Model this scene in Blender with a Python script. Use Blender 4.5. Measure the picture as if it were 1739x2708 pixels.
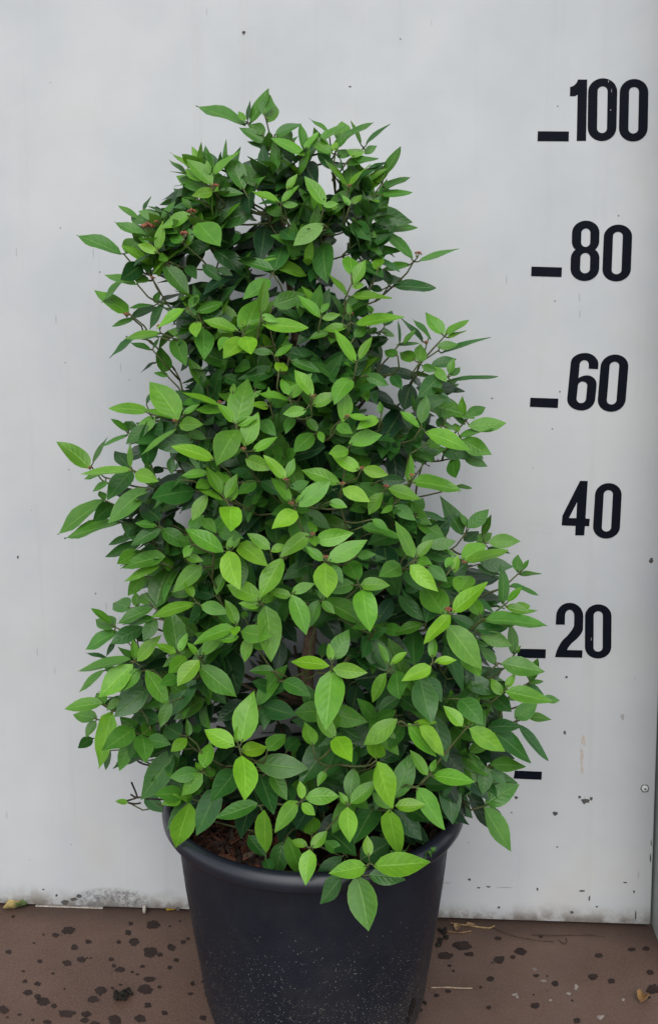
import bpy, bmesh, math, random
from mathutils import Vector, Matrix, Quaternion, noise

random.seed(11)
for o in list(bpy.data.objects):
    bpy.data.objects.remove(o, do_unlink=True)
S = bpy.context.scene
C = S.collection

# ------------------------------------------------------------------ camera
PW, PH = 1739.0, 2708.0            # size of the photograph the pixel notes refer to
FPX, CAMD, CAMH = 2267.6, 1.3473, 0.9033
PITCH, YAW, ROLL, CYO = 0.1054, -0.0652, -0.0079, -122.5
CAM = Vector((0, -CAMD, CAMH))
FW = Vector((math.sin(YAW) * math.cos(PITCH), math.cos(YAW) * math.cos(PITCH), -math.sin(PITCH)))
_r = Vector((math.cos(YAW), -math.sin(YAW), 0))
_u = _r.cross(FW)
RT = _r * math.cos(ROLL) + _u * math.sin(ROLL)
UP = -_r * math.sin(ROLL) + _u * math.cos(ROLL)
cd = bpy.data.cameras.new('camera')
cam = bpy.data.objects.new('camera', cd)
C.objects.link(cam)
m = Matrix((RT, UP, -FW)).transposed().to_4x4()
m.translation = CAM
cam.matrix_world = m
cd.sensor_fit = 'VERTICAL'
cd.sensor_height = 24.0
cd.lens = FPX / PH * 24.0
cd.shift_y = CYO / PH
cd.clip_start = 0.02
cd.clip_end = 200
S.camera = cam

# ------------------------------------------------------------------ sky, sun, exposure
SUN_EL, SUN_AZ = math.radians(46), math.radians(-6)     # overcast: a broad soft sun, high, in front of the wall
w = bpy.data.worlds.new('World')
S.world = w
w.use_nodes = True
nt = w.node_tree
nt.nodes.clear()
sky = nt.nodes.new('ShaderNodeTexSky')
sky.sky_type = 'NISHITA'
sky.sun_disc = False
sky.sun_elevation = SUN_EL
sky.sun_rotation = math.pi + SUN_AZ
hs = nt.nodes.new('ShaderNodeHueSaturation')
hs.inputs['Saturation'].default_value = 0.22
bg = nt.nodes.new('ShaderNodeBackground')
bg.inputs['Strength'].default_value = 0.15
wo = nt.nodes.new('ShaderNodeOutputWorld')
nt.links.new(sky.outputs[0], hs.inputs['Color'])
nt.links.new(hs.outputs[0], bg.inputs['Color'])
nt.links.new(bg.outputs[0], wo.inputs['Surface'])
sd = bpy.data.lights.new('sun', 'SUN')
sd.energy = 0.95
sd.angle = math.radians(60)
sd.color = (1.0, 0.975, 0.94)
sun = bpy.data.objects.new('sun', sd)
C.objects.link(sun)
sdir = Vector((math.sin(SUN_AZ) * math.cos(SUN_EL), -math.cos(SUN_AZ) * math.cos(SUN_EL), math.sin(SUN_EL)))
sun.rotation_euler = sdir.to_track_quat('Z', 'Y').to_euler()
sun.location = (-1, -3, 4)
S.view_settings.view_transform = 'Standard'
S.view_settings.look = 'None'
S.view_settings.exposure = 0.62
S.cycles.max_bounces = 6
S.cycles.diffuse_bounces = 3
S.cycles.glossy_bounces = 2
S.cycles.transmission_bounces = 2
S.view_settings.gamma = 1.0
S.view_settings.use_curve_mapping = False

# ------------------------------------------------------------------ pixel -> place
def ray(px, py):
    d = FW + RT * ((px - PW / 2) / FPX) - UP * ((py - PH / 2 - CYO) / FPX)
    return d
def at_y(px, py, y):
    d = ray(px, py)
    return CAM + d * ((y - CAM.y) / d.y)
def at_z(px, py, z):
    d = ray(px, py)
    return CAM + d * ((z - CAM.z) / d.z)

def pix(P):
    d = P - CAM
    z = d.dot(FW)
    return PW / 2 + FPX * d.dot(RT) / z, PH / 2 + CYO - FPX * d.dot(UP) / z

# ------------------------------------------------------------------ helpers
def obj(name, me, mat=None, parent=None, label=None, cat=None, group=None, kind=None):
    o = bpy.data.objects.new(name, me)
    C.objects.link(o)
    if mat is not None and me is not None and len(me.materials) == 0:
        me.materials.append(mat)
    if parent is not None:
        o.parent = parent
    for k, v in (('label', label), ('category', cat), ('group', group), ('kind', kind)):
        if v:
            o[k] = v
    return o
def mesh(name, vs, fs, smooth=True):
    me = bpy.data.meshes.new(name)
    me.from_pydata([tuple(v) for v in vs], [], fs)
    if smooth:
        me.polygons.foreach_set('use_smooth', [True] * len(me.polygons))
    me.update()
    return me
def box_data(x0, x1, y0, y1, z0, z1):
    v = [(x, y, z) for z in (z0, z1) for y in (y0, y1) for x in (x0, x1)]
    f = [(0, 2, 3, 1), (4, 5, 7, 6), (0, 1, 5, 4), (2, 6, 7, 3), (0, 4, 6, 2), (1, 3, 7, 5)]
    return v, f
def tube(pts, rads, n=6, vs=None, fs=None):
    vs = [] if vs is None else vs
    fs = [] if fs is None else fs
    b0 = len(vs)
    N = len(pts)
    for i, p in enumerate(pts):
        t = (pts[min(i + 1, N - 1)] - pts[max(i - 1, 0)])
        t = t.normalized() if t.length > 1e-9 else Vector((0, 0, 1))
        a = t.cross(Vector((0.31, 0.17, 0.93)))
        a = a.normalized() if a.length > 1e-6 else Vector((1, 0, 0))
        b = t.cross(a)
        for k in range(n):
            q = 2 * math.pi * k / n
            vs.append(p + (a * math.cos(q) + b * math.sin(q)) * rads[i])
    for i in range(N - 1):
        for k in range(n):
            k2 = (k + 1) % n
            fs.append((b0 + i * n + k, b0 + i * n + k2, b0 + (i + 1) * n + k2, b0 + (i + 1) * n + k))
    fs.append(tuple(b0 + k for k in range(n))[::-1])
    fs.append(tuple(b0 + (N - 1) * n + k for k in range(n)))
    return vs, fs
def bez(a, b, c, n):
    return [a * (1 - t) ** 2 + b * 2 * t * (1 - t) + c * t * t for t in [i / n for i in range(n + 1)]]
def lathe(prof, n=96):
    vs, fs = [], []
    for r, z in prof:
        for k in range(n):
            q = 2 * math.pi * k / n
            vs.append((r * math.cos(q), r * math.sin(q), z))
    for i in range(len(prof) - 1):
        for k in range(n):
            k2 = (k + 1) % n
            fs.append((i * n + k, i * n + k2, (i + 1) * n + k2, (i + 1) * n + k))
    return vs, fs

class NG:
    """tiny node helper"""
    def __init__(self, name):
        self.m = bpy.data.materials.new(name)
        self.m.use_nodes = True
        self.t = self.m.node_tree
        self.p = self.t.nodes['Principled BSDF']
        self.out = self.t.nodes['Material Output']
    def n(self, typ, **kw):
        x = self.t.nodes.new(typ)
        for k, v in kw.items():
            setattr(x, k, v)
        return x
    def l(self, a, b):
        self.t.links.new(a, b)
    def val(self, x, sock):
        if hasattr(x, 'is_linked') or hasattr(x, 'links'):
            self.l(x, sock)
        else:
            sock.default_value = x
    def math(self, op, a, b=0.0, c=0.0, clamp=False):
        x = self.n('ShaderNodeMath', operation=op, use_clamp=clamp)
        self.val(a, x.inputs[0]); self.val(b, x.inputs[1]); self.val(c, x.inputs[2])
        return x.outputs[0]
    def ramp(self, v, lo, hi, a=0.0, b=1.0):
        x = self.n('ShaderNodeMapRange', interpolation_type='SMOOTHSTEP')
        self.val(v, x.inputs[0])
        x.inputs[1].default_value, x.inputs[2].default_value = lo, hi
        x.inputs[3].default_value, x.inputs[4].default_value = a, b
        return x.outputs[0]
    def mix(self, f, a, b, mode='MIX'):
        x = self.n('ShaderNodeMix', data_type='RGBA', blend_type=mode)
        self.val(f, x.inputs[0]); self.val(a, x.inputs[6]); self.val(b, x.inputs[7])
        return x.outputs[2]
    def noise(self, scale, detail=4, rough=0.55, vec=None, dist=0.0):
        x = self.n('ShaderNodeTexNoise')
        x.inputs['Scale'].default_value = scale
        x.inputs['Detail'].default_value = detail
        x.inputs['Roughness'].default_value = rough
        x.inputs['Distortion'].default_value = dist
        if vec is not None:
            self.l(vec, x.inputs['Vector'])
        return x.outputs['Fac']
    def coords(self, scale=(1, 1, 1), loc=(0, 0, 0), kind='Object'):
        tc = self.n('ShaderNodeTexCoord')
        mp = self.n('ShaderNodeMapping')
        mp.inputs['Scale'].default_value = scale
        mp.inputs['Location'].default_value = loc
        self.l(tc.outputs[kind], mp.inputs['Vector'])
        return mp.outputs['Vector']
    def vor(self, scale, vec, rnd=1.0):
        x = self.n('ShaderNodeTexVoronoi')
        x.inputs['Scale'].default_value = scale
        x.inputs['Randomness'].default_value = rnd
        self.l(vec, x.inputs['Vector'])
        return x
    def bump(self, h, strength=0.3, dist=0.001):
        x = self.n('ShaderNodeBump')
        x.inputs['Strength'].default_value = strength
        x.inputs['Distance'].default_value = dist
        self.l(h, x.inputs['Height'])
        self.l(x.outputs['Normal'], self.p.inputs['Normal'])
        return x
    def base(self, c, rough=0.5, spec=0.5):
        self.val(c, self.p.inputs['Base Color'])
        self.val(rough, self.p.inputs['Roughness'])
        self.p.inputs['Specular IOR Level'].default_value = spec
        return self.m
def col(r, g, b):
    return (r, g, b, 1.0)

# ------------------------------------------------------------------ materials
def mat_wall():
    g = NG('painted_panel')
    v = g.coords()
    sx = g.n('ShaderNodeSeparateXYZ'); g.l(v, sx.inputs[0])
    X, Z = sx.outputs['X'], sx.outputs['Z']
    c = g.mix(g.ramp(g.noise(3.1, 5, 0.62, v), 0.32, 0.70), col(0.432, 0.453, 0.470), col(0.500, 0.511, 0.512))
    # faint vertical run marks
    vs = g.coords((26, 1, 0.9))
    c = g.mix(g.math('MULTIPLY', g.ramp(g.noise(1.0, 5, 0.65, vs), 0.54, 0.74), 0.5), c, col(0.41, 0.412, 0.405))
    # yellowish old dirt
    c = g.mix(g.math('MULTIPLY', g.ramp(g.noise(5.5, 5, 0.6, v), 0.52, 0.75), 0.36), c, col(0.47, 0.445, 0.405))
    # fine weave / roller texture
    fine = g.noise(420, 2, 0.5, v)
    c = g.mix(g.math('MULTIPLY', g.ramp(fine, 0.35, 0.75), 0.12), c, col(0.41, 0.42, 0.43))
    # sparse specks
    vo = g.vor(34, v)
    sep = g.n('ShaderNodeSeparateColor'); g.l(vo.outputs['Color'], sep.inputs[0])
    sp = g.math('MULTIPLY', g.math('LESS_THAN', vo.outputs['Distance'], g.math('MULTIPLY', sep.outputs[0], 0.06)),
                g.math('GREATER_THAN', sep.outputs[1], 0.80))
    c = g.mix(g.math('MULTIPLY', sp, 0.75), c, col(0.10, 0.10, 0.10))
    # scratches
    vq = g.coords((60, 1, 9)); vo2 = g.vor(1.0, vq)
    sep2 = g.n('ShaderNodeSeparateColor'); g.l(vo2.outputs['Color'], sep2.inputs[0])
    sc = g.math('MULTIPLY', g.math('LESS_THAN', vo2.outputs['Distance'], 0.07), g.math('GREATER_THAN', sep2.outputs[1], 0.86))
    c = g.mix(g.math('MULTIPLY', sc, 0.45), c, col(0.24, 0.24, 0.23))
    # splash dirt along the bottom edge
    nz = g.noise(38, 6, 0.7, v)
    low = g.ramp(g.math('ADD', Z, g.math('MULTIPLY', g.noise(9, 3, 0.6, v), 0.05)), 0.068, 0.030)
    c = g.mix(g.math('MULTIPLY', low, g.ramp(nz, 0.36, 0.60, 0.25, 0.85)), c, col(0.23, 0.21, 0.185))
    low2 = g.ramp(Z, 0.022, 0.005)  # darkest foot band: grime with a contact shadow line painted in
    c = g.mix(g.math('MULTIPLY', low2, g.ramp(nz, 0.36, 0.6, 0.2, 0.85)), c, col(0.13, 0.11, 0.095))
    # one heavy grey splash patch left of the pot
    ex = g.math('MULTIPLY', g.math('SUBTRACT', X, DIRT.x), 1 / 0.075)
    ez = g.math('MULTIPLY', g.math('SUBTRACT', Z, 0.016), 1 / 0.024)
    rr = g.math('ADD', g.math('MULTIPLY', ex, ex), g.math('MULTIPLY', ez, ez))
    c = g.mix(g.math('MULTIPLY', g.ramp(rr, 1.2, 0.2), g.ramp(g.noise(120, 6, 0.75, v), 0.40, 0.62)), c, col(0.13, 0.13, 0.135))
    g.base(c, g.ramp(g.noise(14, 3, 0.5, v), 0.3, 0.7, 0.42, 0.6), 0.35)
    g.bump(g.math('ADD', g.math('MULTIPLY', fine, 0.4), g.noise(7, 4, 0.6, v)), 0.12, 0.002)
    return g.m
def mat_floor():
    g = NG('brown_floor_paint')
    v = g.coords()
    c = g.mix(g.ramp(g.noise(6, 5, 0.65, v), 0.3, 0.7), col(0.084, 0.047, 0.034), col(0.122, 0.072, 0.052))
    c = g.mix(g.math('MULTIPLY', g.ramp(g.noise(24, 5, 0.7, v), 0.5, 0.72), 0.5), c, col(0.075, 0.046, 0.037))
    c = g.mix(g.math('MULTIPLY', g.ramp(g.noise(330, 3, 0.7, v), 0.45, 0.68), 0.5), c, col(0.175, 0.115, 0.090))
    vo = g.vor(46, v)
    sep = g.n('ShaderNodeSeparateColor'); g.l(vo.outputs['Color'], sep.inputs[0])
    sp = g.math('MULTIPLY', g.math('LESS_THAN', vo.outputs['Distance'], g.math('MULTIPLY', sep.outputs[0], 0.13)),
                g.math('GREATER_THAN', sep.outputs[1], 0.72))
    c = g.mix(g.math('MULTIPLY', sp, 0.6), c, col(0.055, 0.040, 0.035))
    vo3 = g.vor(19, v)
    sep3 = g.n('ShaderNodeSeparateColor'); g.l(vo3.outputs['Color'], sep3.inputs[0])
    sp3 = g.math('MULTIPLY', g.math('LESS_THAN', g.math('ADD', vo3.outputs['Distance'], g.math('MULTIPLY', g.noise(90, 3, 0.6, v), 0.12)), 0.12),
                 g.math('GREATER_THAN', sep3.outputs[1], 0.86))
    c = g.mix(g.math('MULTIPLY', sp3, 0.35), c, col(0.36, 0.31, 0.29))
    # worn lighter paths and grime gathered along the panel foot
    c = g.mix(g.math('MULTIPLY', g.ramp(g.noise(2.6, 4, 0.65, v), 0.45, 0.68), 0.45), c, col(0.145, 0.098, 0.080))
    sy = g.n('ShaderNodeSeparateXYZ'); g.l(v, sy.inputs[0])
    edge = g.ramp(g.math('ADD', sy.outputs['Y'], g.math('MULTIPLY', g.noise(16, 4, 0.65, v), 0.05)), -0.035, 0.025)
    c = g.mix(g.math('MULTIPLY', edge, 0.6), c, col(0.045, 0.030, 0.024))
    g.base(c, g.ramp(g.noise(18, 4, 0.6, v), 0.3, 0.7, 0.5, 0.72), 0.35)
    g.bump(g.noise(220, 5, 0.7, v), 0.5, 0.002)
    return g.m
def mat_wet():
    g = NG('wet_floor_spot')
    v = g.coords()
    c = g.mix(g.ramp(g.noise(40, 4, 0.6, v), 0.3, 0.7), col(0.021, 0.013, 0.011), col(0.036, 0.023, 0.019))
    g.base(c, 0.62, 0.2)
    g.bump(g.noise(160, 4, 0.6, v), 0.2, 0.001)
    return g.m
def mat_pot():
    g = NG('black_pot_plastic')
    v = g.coords()
    sx = g.n('ShaderNodeSeparateXYZ'); g.l(v, sx.inputs[0])
    Z = sx.outputs['Z']
    c = g.mix(g.ramp(g.noise(9, 4, 0.6, v), 0.3, 0.7), col(0.0068, 0.0089, 0.0152), col(0.0104, 0.0127, 0.0195))
    dust = g.math('MULTIPLY', g.ramp(g.noise(6, 5, 0.7, v), 0.45, 0.7), g.ramp(Z, 0.30, 0.02, 0.15, 0.55))
    c = g.mix(dust, c, col(0.034, 0.029, 0.025))
    for sc, th, thr in ((210, 0.17, 0.74), (380, 0.30, 0.50), (520, 0.34, 0.46)):
        vo = g.vor(sc, v)
        sep = g.n('ShaderNodeSeparateColor'); g.l(vo.outputs['Color'], sep.inputs[0])
        sp = g.math('MULTIPLY', g.math('LESS_THAN', vo.outputs['Distance'], g.math('MULTIPLY', sep.outputs[0], th)),
                    g.math('GREATER_THAN', sep.outputs[1], g.ramp(g.math('ADD', Z, g.math('MULTIPLY', g.noise(11, 3, 0.6, v), 0.12)), 0.08, 0.33, thr - 0.18, 1.02)))
        c = g.mix(g.math('MULTIPLY', sp, g.ramp(sep.outputs[2], 0, 1, 0.18, 0.62)), c, col(0.32, 0.31, 0.29))
    g.base(c, g.ramp(g.noise(30, 4, 0.6, v), 0.3, 0.7, 0.40, 0.55), 0.30)
    g.bump(g.noise(420, 3, 0.6, v), 0.25, 0.0006)
    return g.m
def mat_leaf(name, from_object):
    g = NG(name)
    if from_object:
        oi = g.n('ShaderNodeObjectInfo')
        base = oi.outputs['Color']
    else:
        a = g.n('ShaderNodeAttribute', attribute_name='tint')
        base = a.outputs['Color']
    tc = g.n('ShaderNodeTexCoord')
    su = g.n('ShaderNodeSeparateXYZ'); g.l(tc.outputs['UV'], su.inputs[0])
    U, V = su.outputs['X'], su.outputs['Y']
    d = g.math('ABSOLUTE', g.math('MULTIPLY', g.math('SUBTRACT', U, 0.5), 2.0))
    geo = g.n('ShaderNodeNewGeometry')
    pos = geo.outputs['Position']
    c = g.mix(g.ramp(g.noise(70, 4, 0.6, pos), 0.3, 0.72), base, g.mix(1.0, base, col(0.72, 0.80, 0.80), 'MULTIPLY'))
    # paler towards the tip edge, pale margin and midrib, faint side veins
    pale = g.mix(1.0, base, col(0.085, 0.11, 0.035), 'ADD')
    vein = g.math('SINE', g.math('MULTIPLY', g.math('SUBTRACT', g.math('MULTIPLY', V, 6.5), g.math('MULTIPLY', d, 1.5)), 6.283))
    veinm = g.math('MULTIPLY', g.ramp(vein, 0.86, 1.0), g.ramp(d, 0.95, 0.6))
    c = g.mix(g.math('MULTIPLY', veinm, 0.10), c, pale)
    c = g.mix(g.math('MULTIPLY', g.ramp(d, 0.10, 0.03), 0.5), c, pale)
    c = g.mix(g.math('MULTIPLY', g.ramp(d, 0.90, 0.99), 0.42), c, pale)
    under = g.mix(0.45, base, col(0.13, 0.19, 0.10))
    c = g.mix(geo.outputs['Backfacing'], c, under)
    g.base(c, g.ramp(g.noise(40, 3, 0.5, pos), 0.3, 0.7, 0.30, 0.46), 0.45)
    h = g.math('ADD', g.math('MULTIPLY', g.ramp(d, 0.14, 0.0), -1.2), g.math('ADD', g.math('MULTIPLY', vein, g.math('MULTIPLY', -0.30, g.ramp(d, 1.0, 0.4))), g.math('MULTIPLY', g.noise(160, 3, 0.6, pos), 0.7)))
    g.bump(h, 0.30, 0.0010)
    tr = g.n('ShaderNodeBsdfTranslucent')
    g.l(g.mix(1.0, base, col(1.15, 1.2, 0.6), 'MULTIPLY'), tr.inputs['Color'])
    ms = g.n('ShaderNodeMixShader')
    ms.inputs[0].default_value = 0.22
    g.l(g.p.outputs[0], ms.inputs[1]); g.l(tr.outputs[0], ms.inputs[2])
    g.l(ms.outputs[0], g.out.inputs['Surface'])
    return g.m
def mat_noise(name, a, b, scale=30, rough=0.6, spec=0.3, bump=0.3, bd=0.002, bs=None):
    g = NG(name)
    v = g.coords()
    g.base(g.mix(g.ramp(g.noise(scale, 5, 0.65, v), 0.3, 0.7), col(*a), col(*b)), rough, spec)
    g.bump(g.noise(bs or scale * 3, 4, 0.6, v), bump, bd)
    return g.m
def mat_attr(name, rough=0.75, spec=0.25):
    g = NG(name)
    a = g.n('ShaderNodeAttribute', attribute_name='tint')
    v = g.coords()
    g.base(g.mix(g.ramp(g.noise(90, 4, 0.65, v), 0.3, 0.7), a.outputs['Color'], g.mix(1.0, a.outputs['Color'], col(0.45, 0.42, 0.40), 'MULTIPLY')), rough, spec)
    g.bump(g.noise(260, 4, 0.65, v), 0.5, 0.002)
    return g.m

# ------------------------------------------------------------------ key sizes
XE = 0.4326                                   # right edge of the marked panel
POT = Vector((-0.0985, -0.2146, 0.0))         # pot axis on the floor
SOIL_Z = 0.292
DIRT = at_y(300, 2372, 0)
M_wall = mat_wall()
M_floor = mat_floor()
M_wet = mat_wet()
M_pot = mat_pot()
M_rim = mat_noise('black_rim_plastic', (0.0075, 0.0095, 0.0165), (0.012, 0.014, 0.022), 14, 0.34, 0.5, 0.12, 0.0006, 420)
M_leaf = mat_leaf('leaf_blade', True)
M_fol = mat_leaf('inner_leaf_blade', False)
M_black = mat_noise('black_vinyl', (0.0030, 0.0046, 0.0092), (0.0044, 0.0060, 0.0110), 60, 0.6, 0.06, 0.1, 0.0005)
M_side = mat_noise('grey_side_paint', (0.33, 0.345, 0.34), (0.42, 0.43, 0.42), 12, 0.55, 0.3)
M_bark = mat_noise('shrub_bark', (0.13, 0.088, 0.058), (0.26, 0.185, 0.13), 60, 0.8, 0.2, 0.8, 0.004)
M_bough = mat_noise('bough_bark', (0.060, 0.042, 0.026), (0.12, 0.085, 0.055), 60, 0.8, 0.2, 0.8, 0.004)
M_twig = mat_noise('twig_bark', (0.055, 0.085, 0.022), (0.085, 0.085, 0.032), 60, 0.65, 0.3, 0.4, 0.002)
M_dead = mat_noise('dead_twig', (0.022, 0.018, 0.016), (0.05, 0.04, 0.035), 80, 0.8, 0.2)
M_bud = mat_noise('flower_bud', (0.19, 0.055, 0.034), (0.33, 0.14, 0.08), 220, 0.7, 0.2)
M_stalk = mat_noise('flower_stalk', (0.13, 0.18, 0.05), (0.18, 0.14, 0.06), 60, 0.6, 0.3)
M_soil = mat_noise('potting_soil', (0.012, 0.009, 0.007), (0.035, 0.024, 0.018), 70, 0.9, 0.15, 1.0, 0.01)
M_chip = mat_attr('bark_chip')
M_debris = mat_attr('floor_debris')
M_screw = mat_noise('white_screw_paint', (0.55, 0.56, 0.56), (0.66, 0.67, 0.67), 200, 0.4, 0.5, 0.1)
M_mark = mat_noise('dark_scuff', (0.045, 0.043, 0.04), (0.11, 0.105, 0.10), 300, 0.8, 0.2)
M_faint = mat_noise('faint_scuff', (0.26, 0.26, 0.25), (0.36, 0.36, 0.35), 300, 0.7, 0.2)
M_rust = mat_noise('rust_run', (0.40, 0.33, 0.28), (0.50, 0.46, 0.42), 200, 0.7, 0.2)
M_fleck = mat_noise('floor_fleck', (0.20, 0.165, 0.145), (0.33, 0.29, 0.26), 150, 0.8, 0.2)
M_chipped = mat_noise('chipped_white_edge', (0.28, 0.25, 0.22), (0.50, 0.46, 0.41), 120, 0.8, 0.2)

# ------------------------------------------------------------------ floor, wall
v, f = box_data(-1.9, XE + 0.012, -1.9, 0.03, -0.03, 0.0)
floor = obj('floor', mesh('floor', v, f, False), M_floor, kind='structure')

bm = bmesh.new()
v, f = box_data(-1.9, XE, 0.0, 0.014, 0.004, 2.3)
bv = [bm.verts.new(q) for q in v]
for q in f:
    bm.faces.new([bv[i] for i in q])
bmesh.ops.bevel(bm, geom=bm.edges[:], offset=0.0015, segments=2, affect='EDGES')
me = bpy.data.meshes.new('wall_panel'); bm.to_mesh(me); bm.free()
wall = obj('wall_panel', me, M_wall, label='large pale grey painted panel with black height numbers behind the shrub', cat='wall panel')
# worn pale bottom edge left of the pot
vs, fs = [], []
x0, x1 = at_y(95, 2400, 0).x, at_y(272, 2404, 0).x
n = 26
for i in range(n + 1):
    x = x0 + (x1 - x0) * i / n
    h = max(0.0006, 0.0018 + 0.0022 * noise.noise(Vector((x * 70, 3, 0))))
    vs += [(x, -0.0006, 0.0008), (x, -0.0006, 0.0008 + h), (x, 0.004, 0.0008 + h), (x, 0.004, 0.0008)]
for i in range(n):
    for k in range(4):
        fs.append((4 * i + k, 4 * i + 4 + k, 4 * i + 4 + (k + 1) % 4, 4 * i + (k + 1) % 4))
obj('worn_edge', mesh('worn_edge', vs, fs, False), M_chipped, wall)
# dark sheet behind the panel, its colour standing in for the lower gap's shade
v, f = box_data(-1.9, XE - 0.002, 0.0145, 0.0295, 0.0005, 2.25)
obj('gap_shade_sheet', mesh('gap_shade_sheet', v, f, False), M_soil, wall)

# side panel
q0 = at_z(1724, 2470, 0); q1 = at_z(1739, 2512, 0)
dv = (q1 - q0); dv.z = 0; dv = dv.normalized()
if dv.y > -0.5:
    dv = Vector((0, -1, 0))
nn = Vector((-dv.y, dv.x, 0))
if nn.x < 0:
    nn = -nn
a = Vector((XE + 0.006, 0.03, 0)); b = a + dv * 0.16
vs = []
for p in (a, b, b + nn * 0.02, a + nn * 0.02):
    vs += [Vector((p.x, p.y, 0.001)), Vector((p.x, p.y, 2.3))]
fs = [(0, 1, 3, 2), (2, 3, 5, 4), (4, 5, 7, 6), (6, 7, 1, 0), (1, 7, 5, 3), (0, 2, 4, 6)]
obj('side_panel', mesh('side_panel', vs, fs, False), M_side, label='narrow grey side panel meeting the numbered panel at the dark corner gap', cat='side panel')

# ------------------------------------------------------------------ numbers and tick marks
def arcpath(tokens):
    out = []
    for t in tokens:
        if len(t) == 2:
            out.append(t)
        else:
            cx, cy, ex, ey = t
            sx, sy = out[-1]
            k = 0.5523
            c1 = (sx + (cx - sx) * k, sy + (cy - sy) * k)
            c2 = (ex + (cx - ex) * k, ey + (cy - ey) * k)
            for i in range(1, 9):
                s = i / 8
                out.append(tuple((1 - s) ** 3 * p0 + 3 * (1 - s) ** 2 * s * p1 + 3 * (1 - s) * s * s * p2 + s ** 3 * p3
                                 for p0, p1, p2, p3 in zip((sx, sy), c1, c2, (ex, ey))))
    if math.dist(out[0], out[-1]) < 1e-4:
        out.pop()
    return out
def rr(u0, u1, v0, v1, ry):
    um = (u0 + u1) / 2
    return arcpath([(u0, v0 + ry), (u0, v0, um, v0), (u1, v0, u1, v0 + ry), (u1, v1 - ry), (u1, v1, um, v1), (u0, v1, u0, v1 - ry)])
ZERO = [rr(0, 1, 0, 1, 0.215), rr(0.325, 0.672, 0.128, 0.872, 0.075)]
ONE = [arcpath([(0.454, 0), (1, 0), (1, 1), (0.454, 1), (0.454, 0.245), (0.30, 0.27), (0, 0.27), (0, 0.12), (0.36, 0.115, 0.454, 0)])]
EIGHT = [arcpath([(0.02, 0.20), (0.02, 0, 0.5, 0), (0.98, 0, 0.98, 0.20), (0.98, 0.34), (0.98, 0.44, 0.84, 0.480), (1.0, 0.52, 1.0, 0.62),
                  (1.0, 0.79), (1.0, 1.0, 0.5, 1.0), (0, 1.0, 0, 0.79), (0, 0.62), (0, 0.52, 0.16, 0.480), (0.02, 0.44, 0.02, 0.34)]),
         rr(0.345, 0.665, 0.13, 0.435, 0.075), rr(0.335, 0.68, 0.535, 0.872, 0.08)]
def quadmap(quad, o, s):
    TL, TR, BR, BL = [(o[0] + x / s, o[1] + y / s) for x, y in quad]
    def fn(u, v):
        return tuple((1 - v) * ((1 - u) * TL[i] + u * TR[i]) + v * ((1 - u) * BL[i] + u * BR[i]) for i in (0, 1))
    return fn
def wall_shape(name, loops, fn, mat, y=-0.0006, th=0.0010):
    bm = bmesh.new()
    for lp in loops:
        vv = [bm.verts.new(at_y(*fn(*p), y)) for p in lp]
        for i in range(len(vv)):
            bm.edges.new((vv[i], vv[(i + 1) % len(vv)]))
    bmesh.ops.triangle_fill(bm, use_beauty=True, use_dissolve=False, edges=bm.edges[:])
    r = bmesh.ops.extrude_face_region(bm, geom=bm.faces[:])
    for e in r['geom']:
        if isinstance(e, bmesh.types.BMVert):
            e.co.y += th
    bmesh.ops.recalc_face_normals(bm, faces=bm.faces[:])
    me = bpy.data.meshes.new(name); bm.to_mesh(me); bm.free()
    return obj(name, me, mat, wall)
Zc = ((1450, 150), 5.329)
for sh, q, (o, s) in (
    (ONE, ((302, 321), (540, 321), (523, 1185), (285, 1185)), Zc),
    (ZERO, ((556, 303), (966, 303), (948, 1188), (545, 1188)), Zc),
    (ZERO, ((1002, 313), (1404, 313), (1388, 1194), (984, 1194)), Zc),
    (EIGHT, ((562, 1288), (762, 1288), (752, 1714), (550, 1714)), ((1300, 100), 2.665)),
    (ZERO, ((790, 1316), (989, 1316), (974, 1717), (774, 1717)), ((1300, 100), 2.665)),
    (ZERO, ((898, 158), (1212, 162), (1160, 813), (844, 809)), ((1380, 900), 4.29)),
    (ZERO, ((832, 1618), (1132, 1622), (1100, 2252), (794, 2248)), ((1380, 900), 4.29)),
    (ZERO, ((590, 955), (757, 955), (755, 1299), (588, 1299)), ((1300, 1200), 2.398)),
):
    wall_shape('height_digit', sh, quadmap(q, o, s), M_black)
def zmap(o, s):
    return lambda x, y: (o[0] + x / s, o[1] + y / s)
SIX = [arcpath([(509, 660), (550, 250), (556, 143, 712, 143), (864, 143, 862, 275), (857, 328), (752, 321), (754, 275), (755, 225, 705, 225),
                (654, 225, 650, 275), (636, 430), (670, 397, 735, 397), (846, 397, 842, 505), (826, 665), (816, 797, 672, 797), (500, 797, 509, 660)]),
       arcpath([(630, 515), (634, 468, 682, 468), (738, 468, 736, 515), (722, 665), (716, 712, 666, 712), (612, 712, 614, 660)])]
wall_shape('height_digit', SIX, zmap((1380, 900), 4.29), M_black)
FOUR = [[(655, 1594), (741, 1596), (716, 2022), (764, 2026), (758, 2110), (709, 2108), (701, 2214), (599, 2212), (604, 2106), (446, 2100), (455, 1990)],
        [(622, 1832), (612, 2018), (528, 2016)]]
wall_shape('height_digit', FOUR, zmap((1380, 900), 4.29), M_black)
TWO = [arcpath([(404, 1084), (406, 1030), (408, 945, 492, 945), (578, 945, 578, 1030), (576, 1112), (572, 1150, 520, 1188), (485, 1215, 475, 1245), (573, 1247), (571, 1294),
                (400, 1290), (404, 1235, 450, 1180), (520, 1120, 520, 1085), (521, 1030), (521, 990, 491, 990), (462, 990, 462, 1030), (461, 1084)])]
wall_shape('height_digit', TWO, zmap((1300, 1200), 2.398), M_black)
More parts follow.
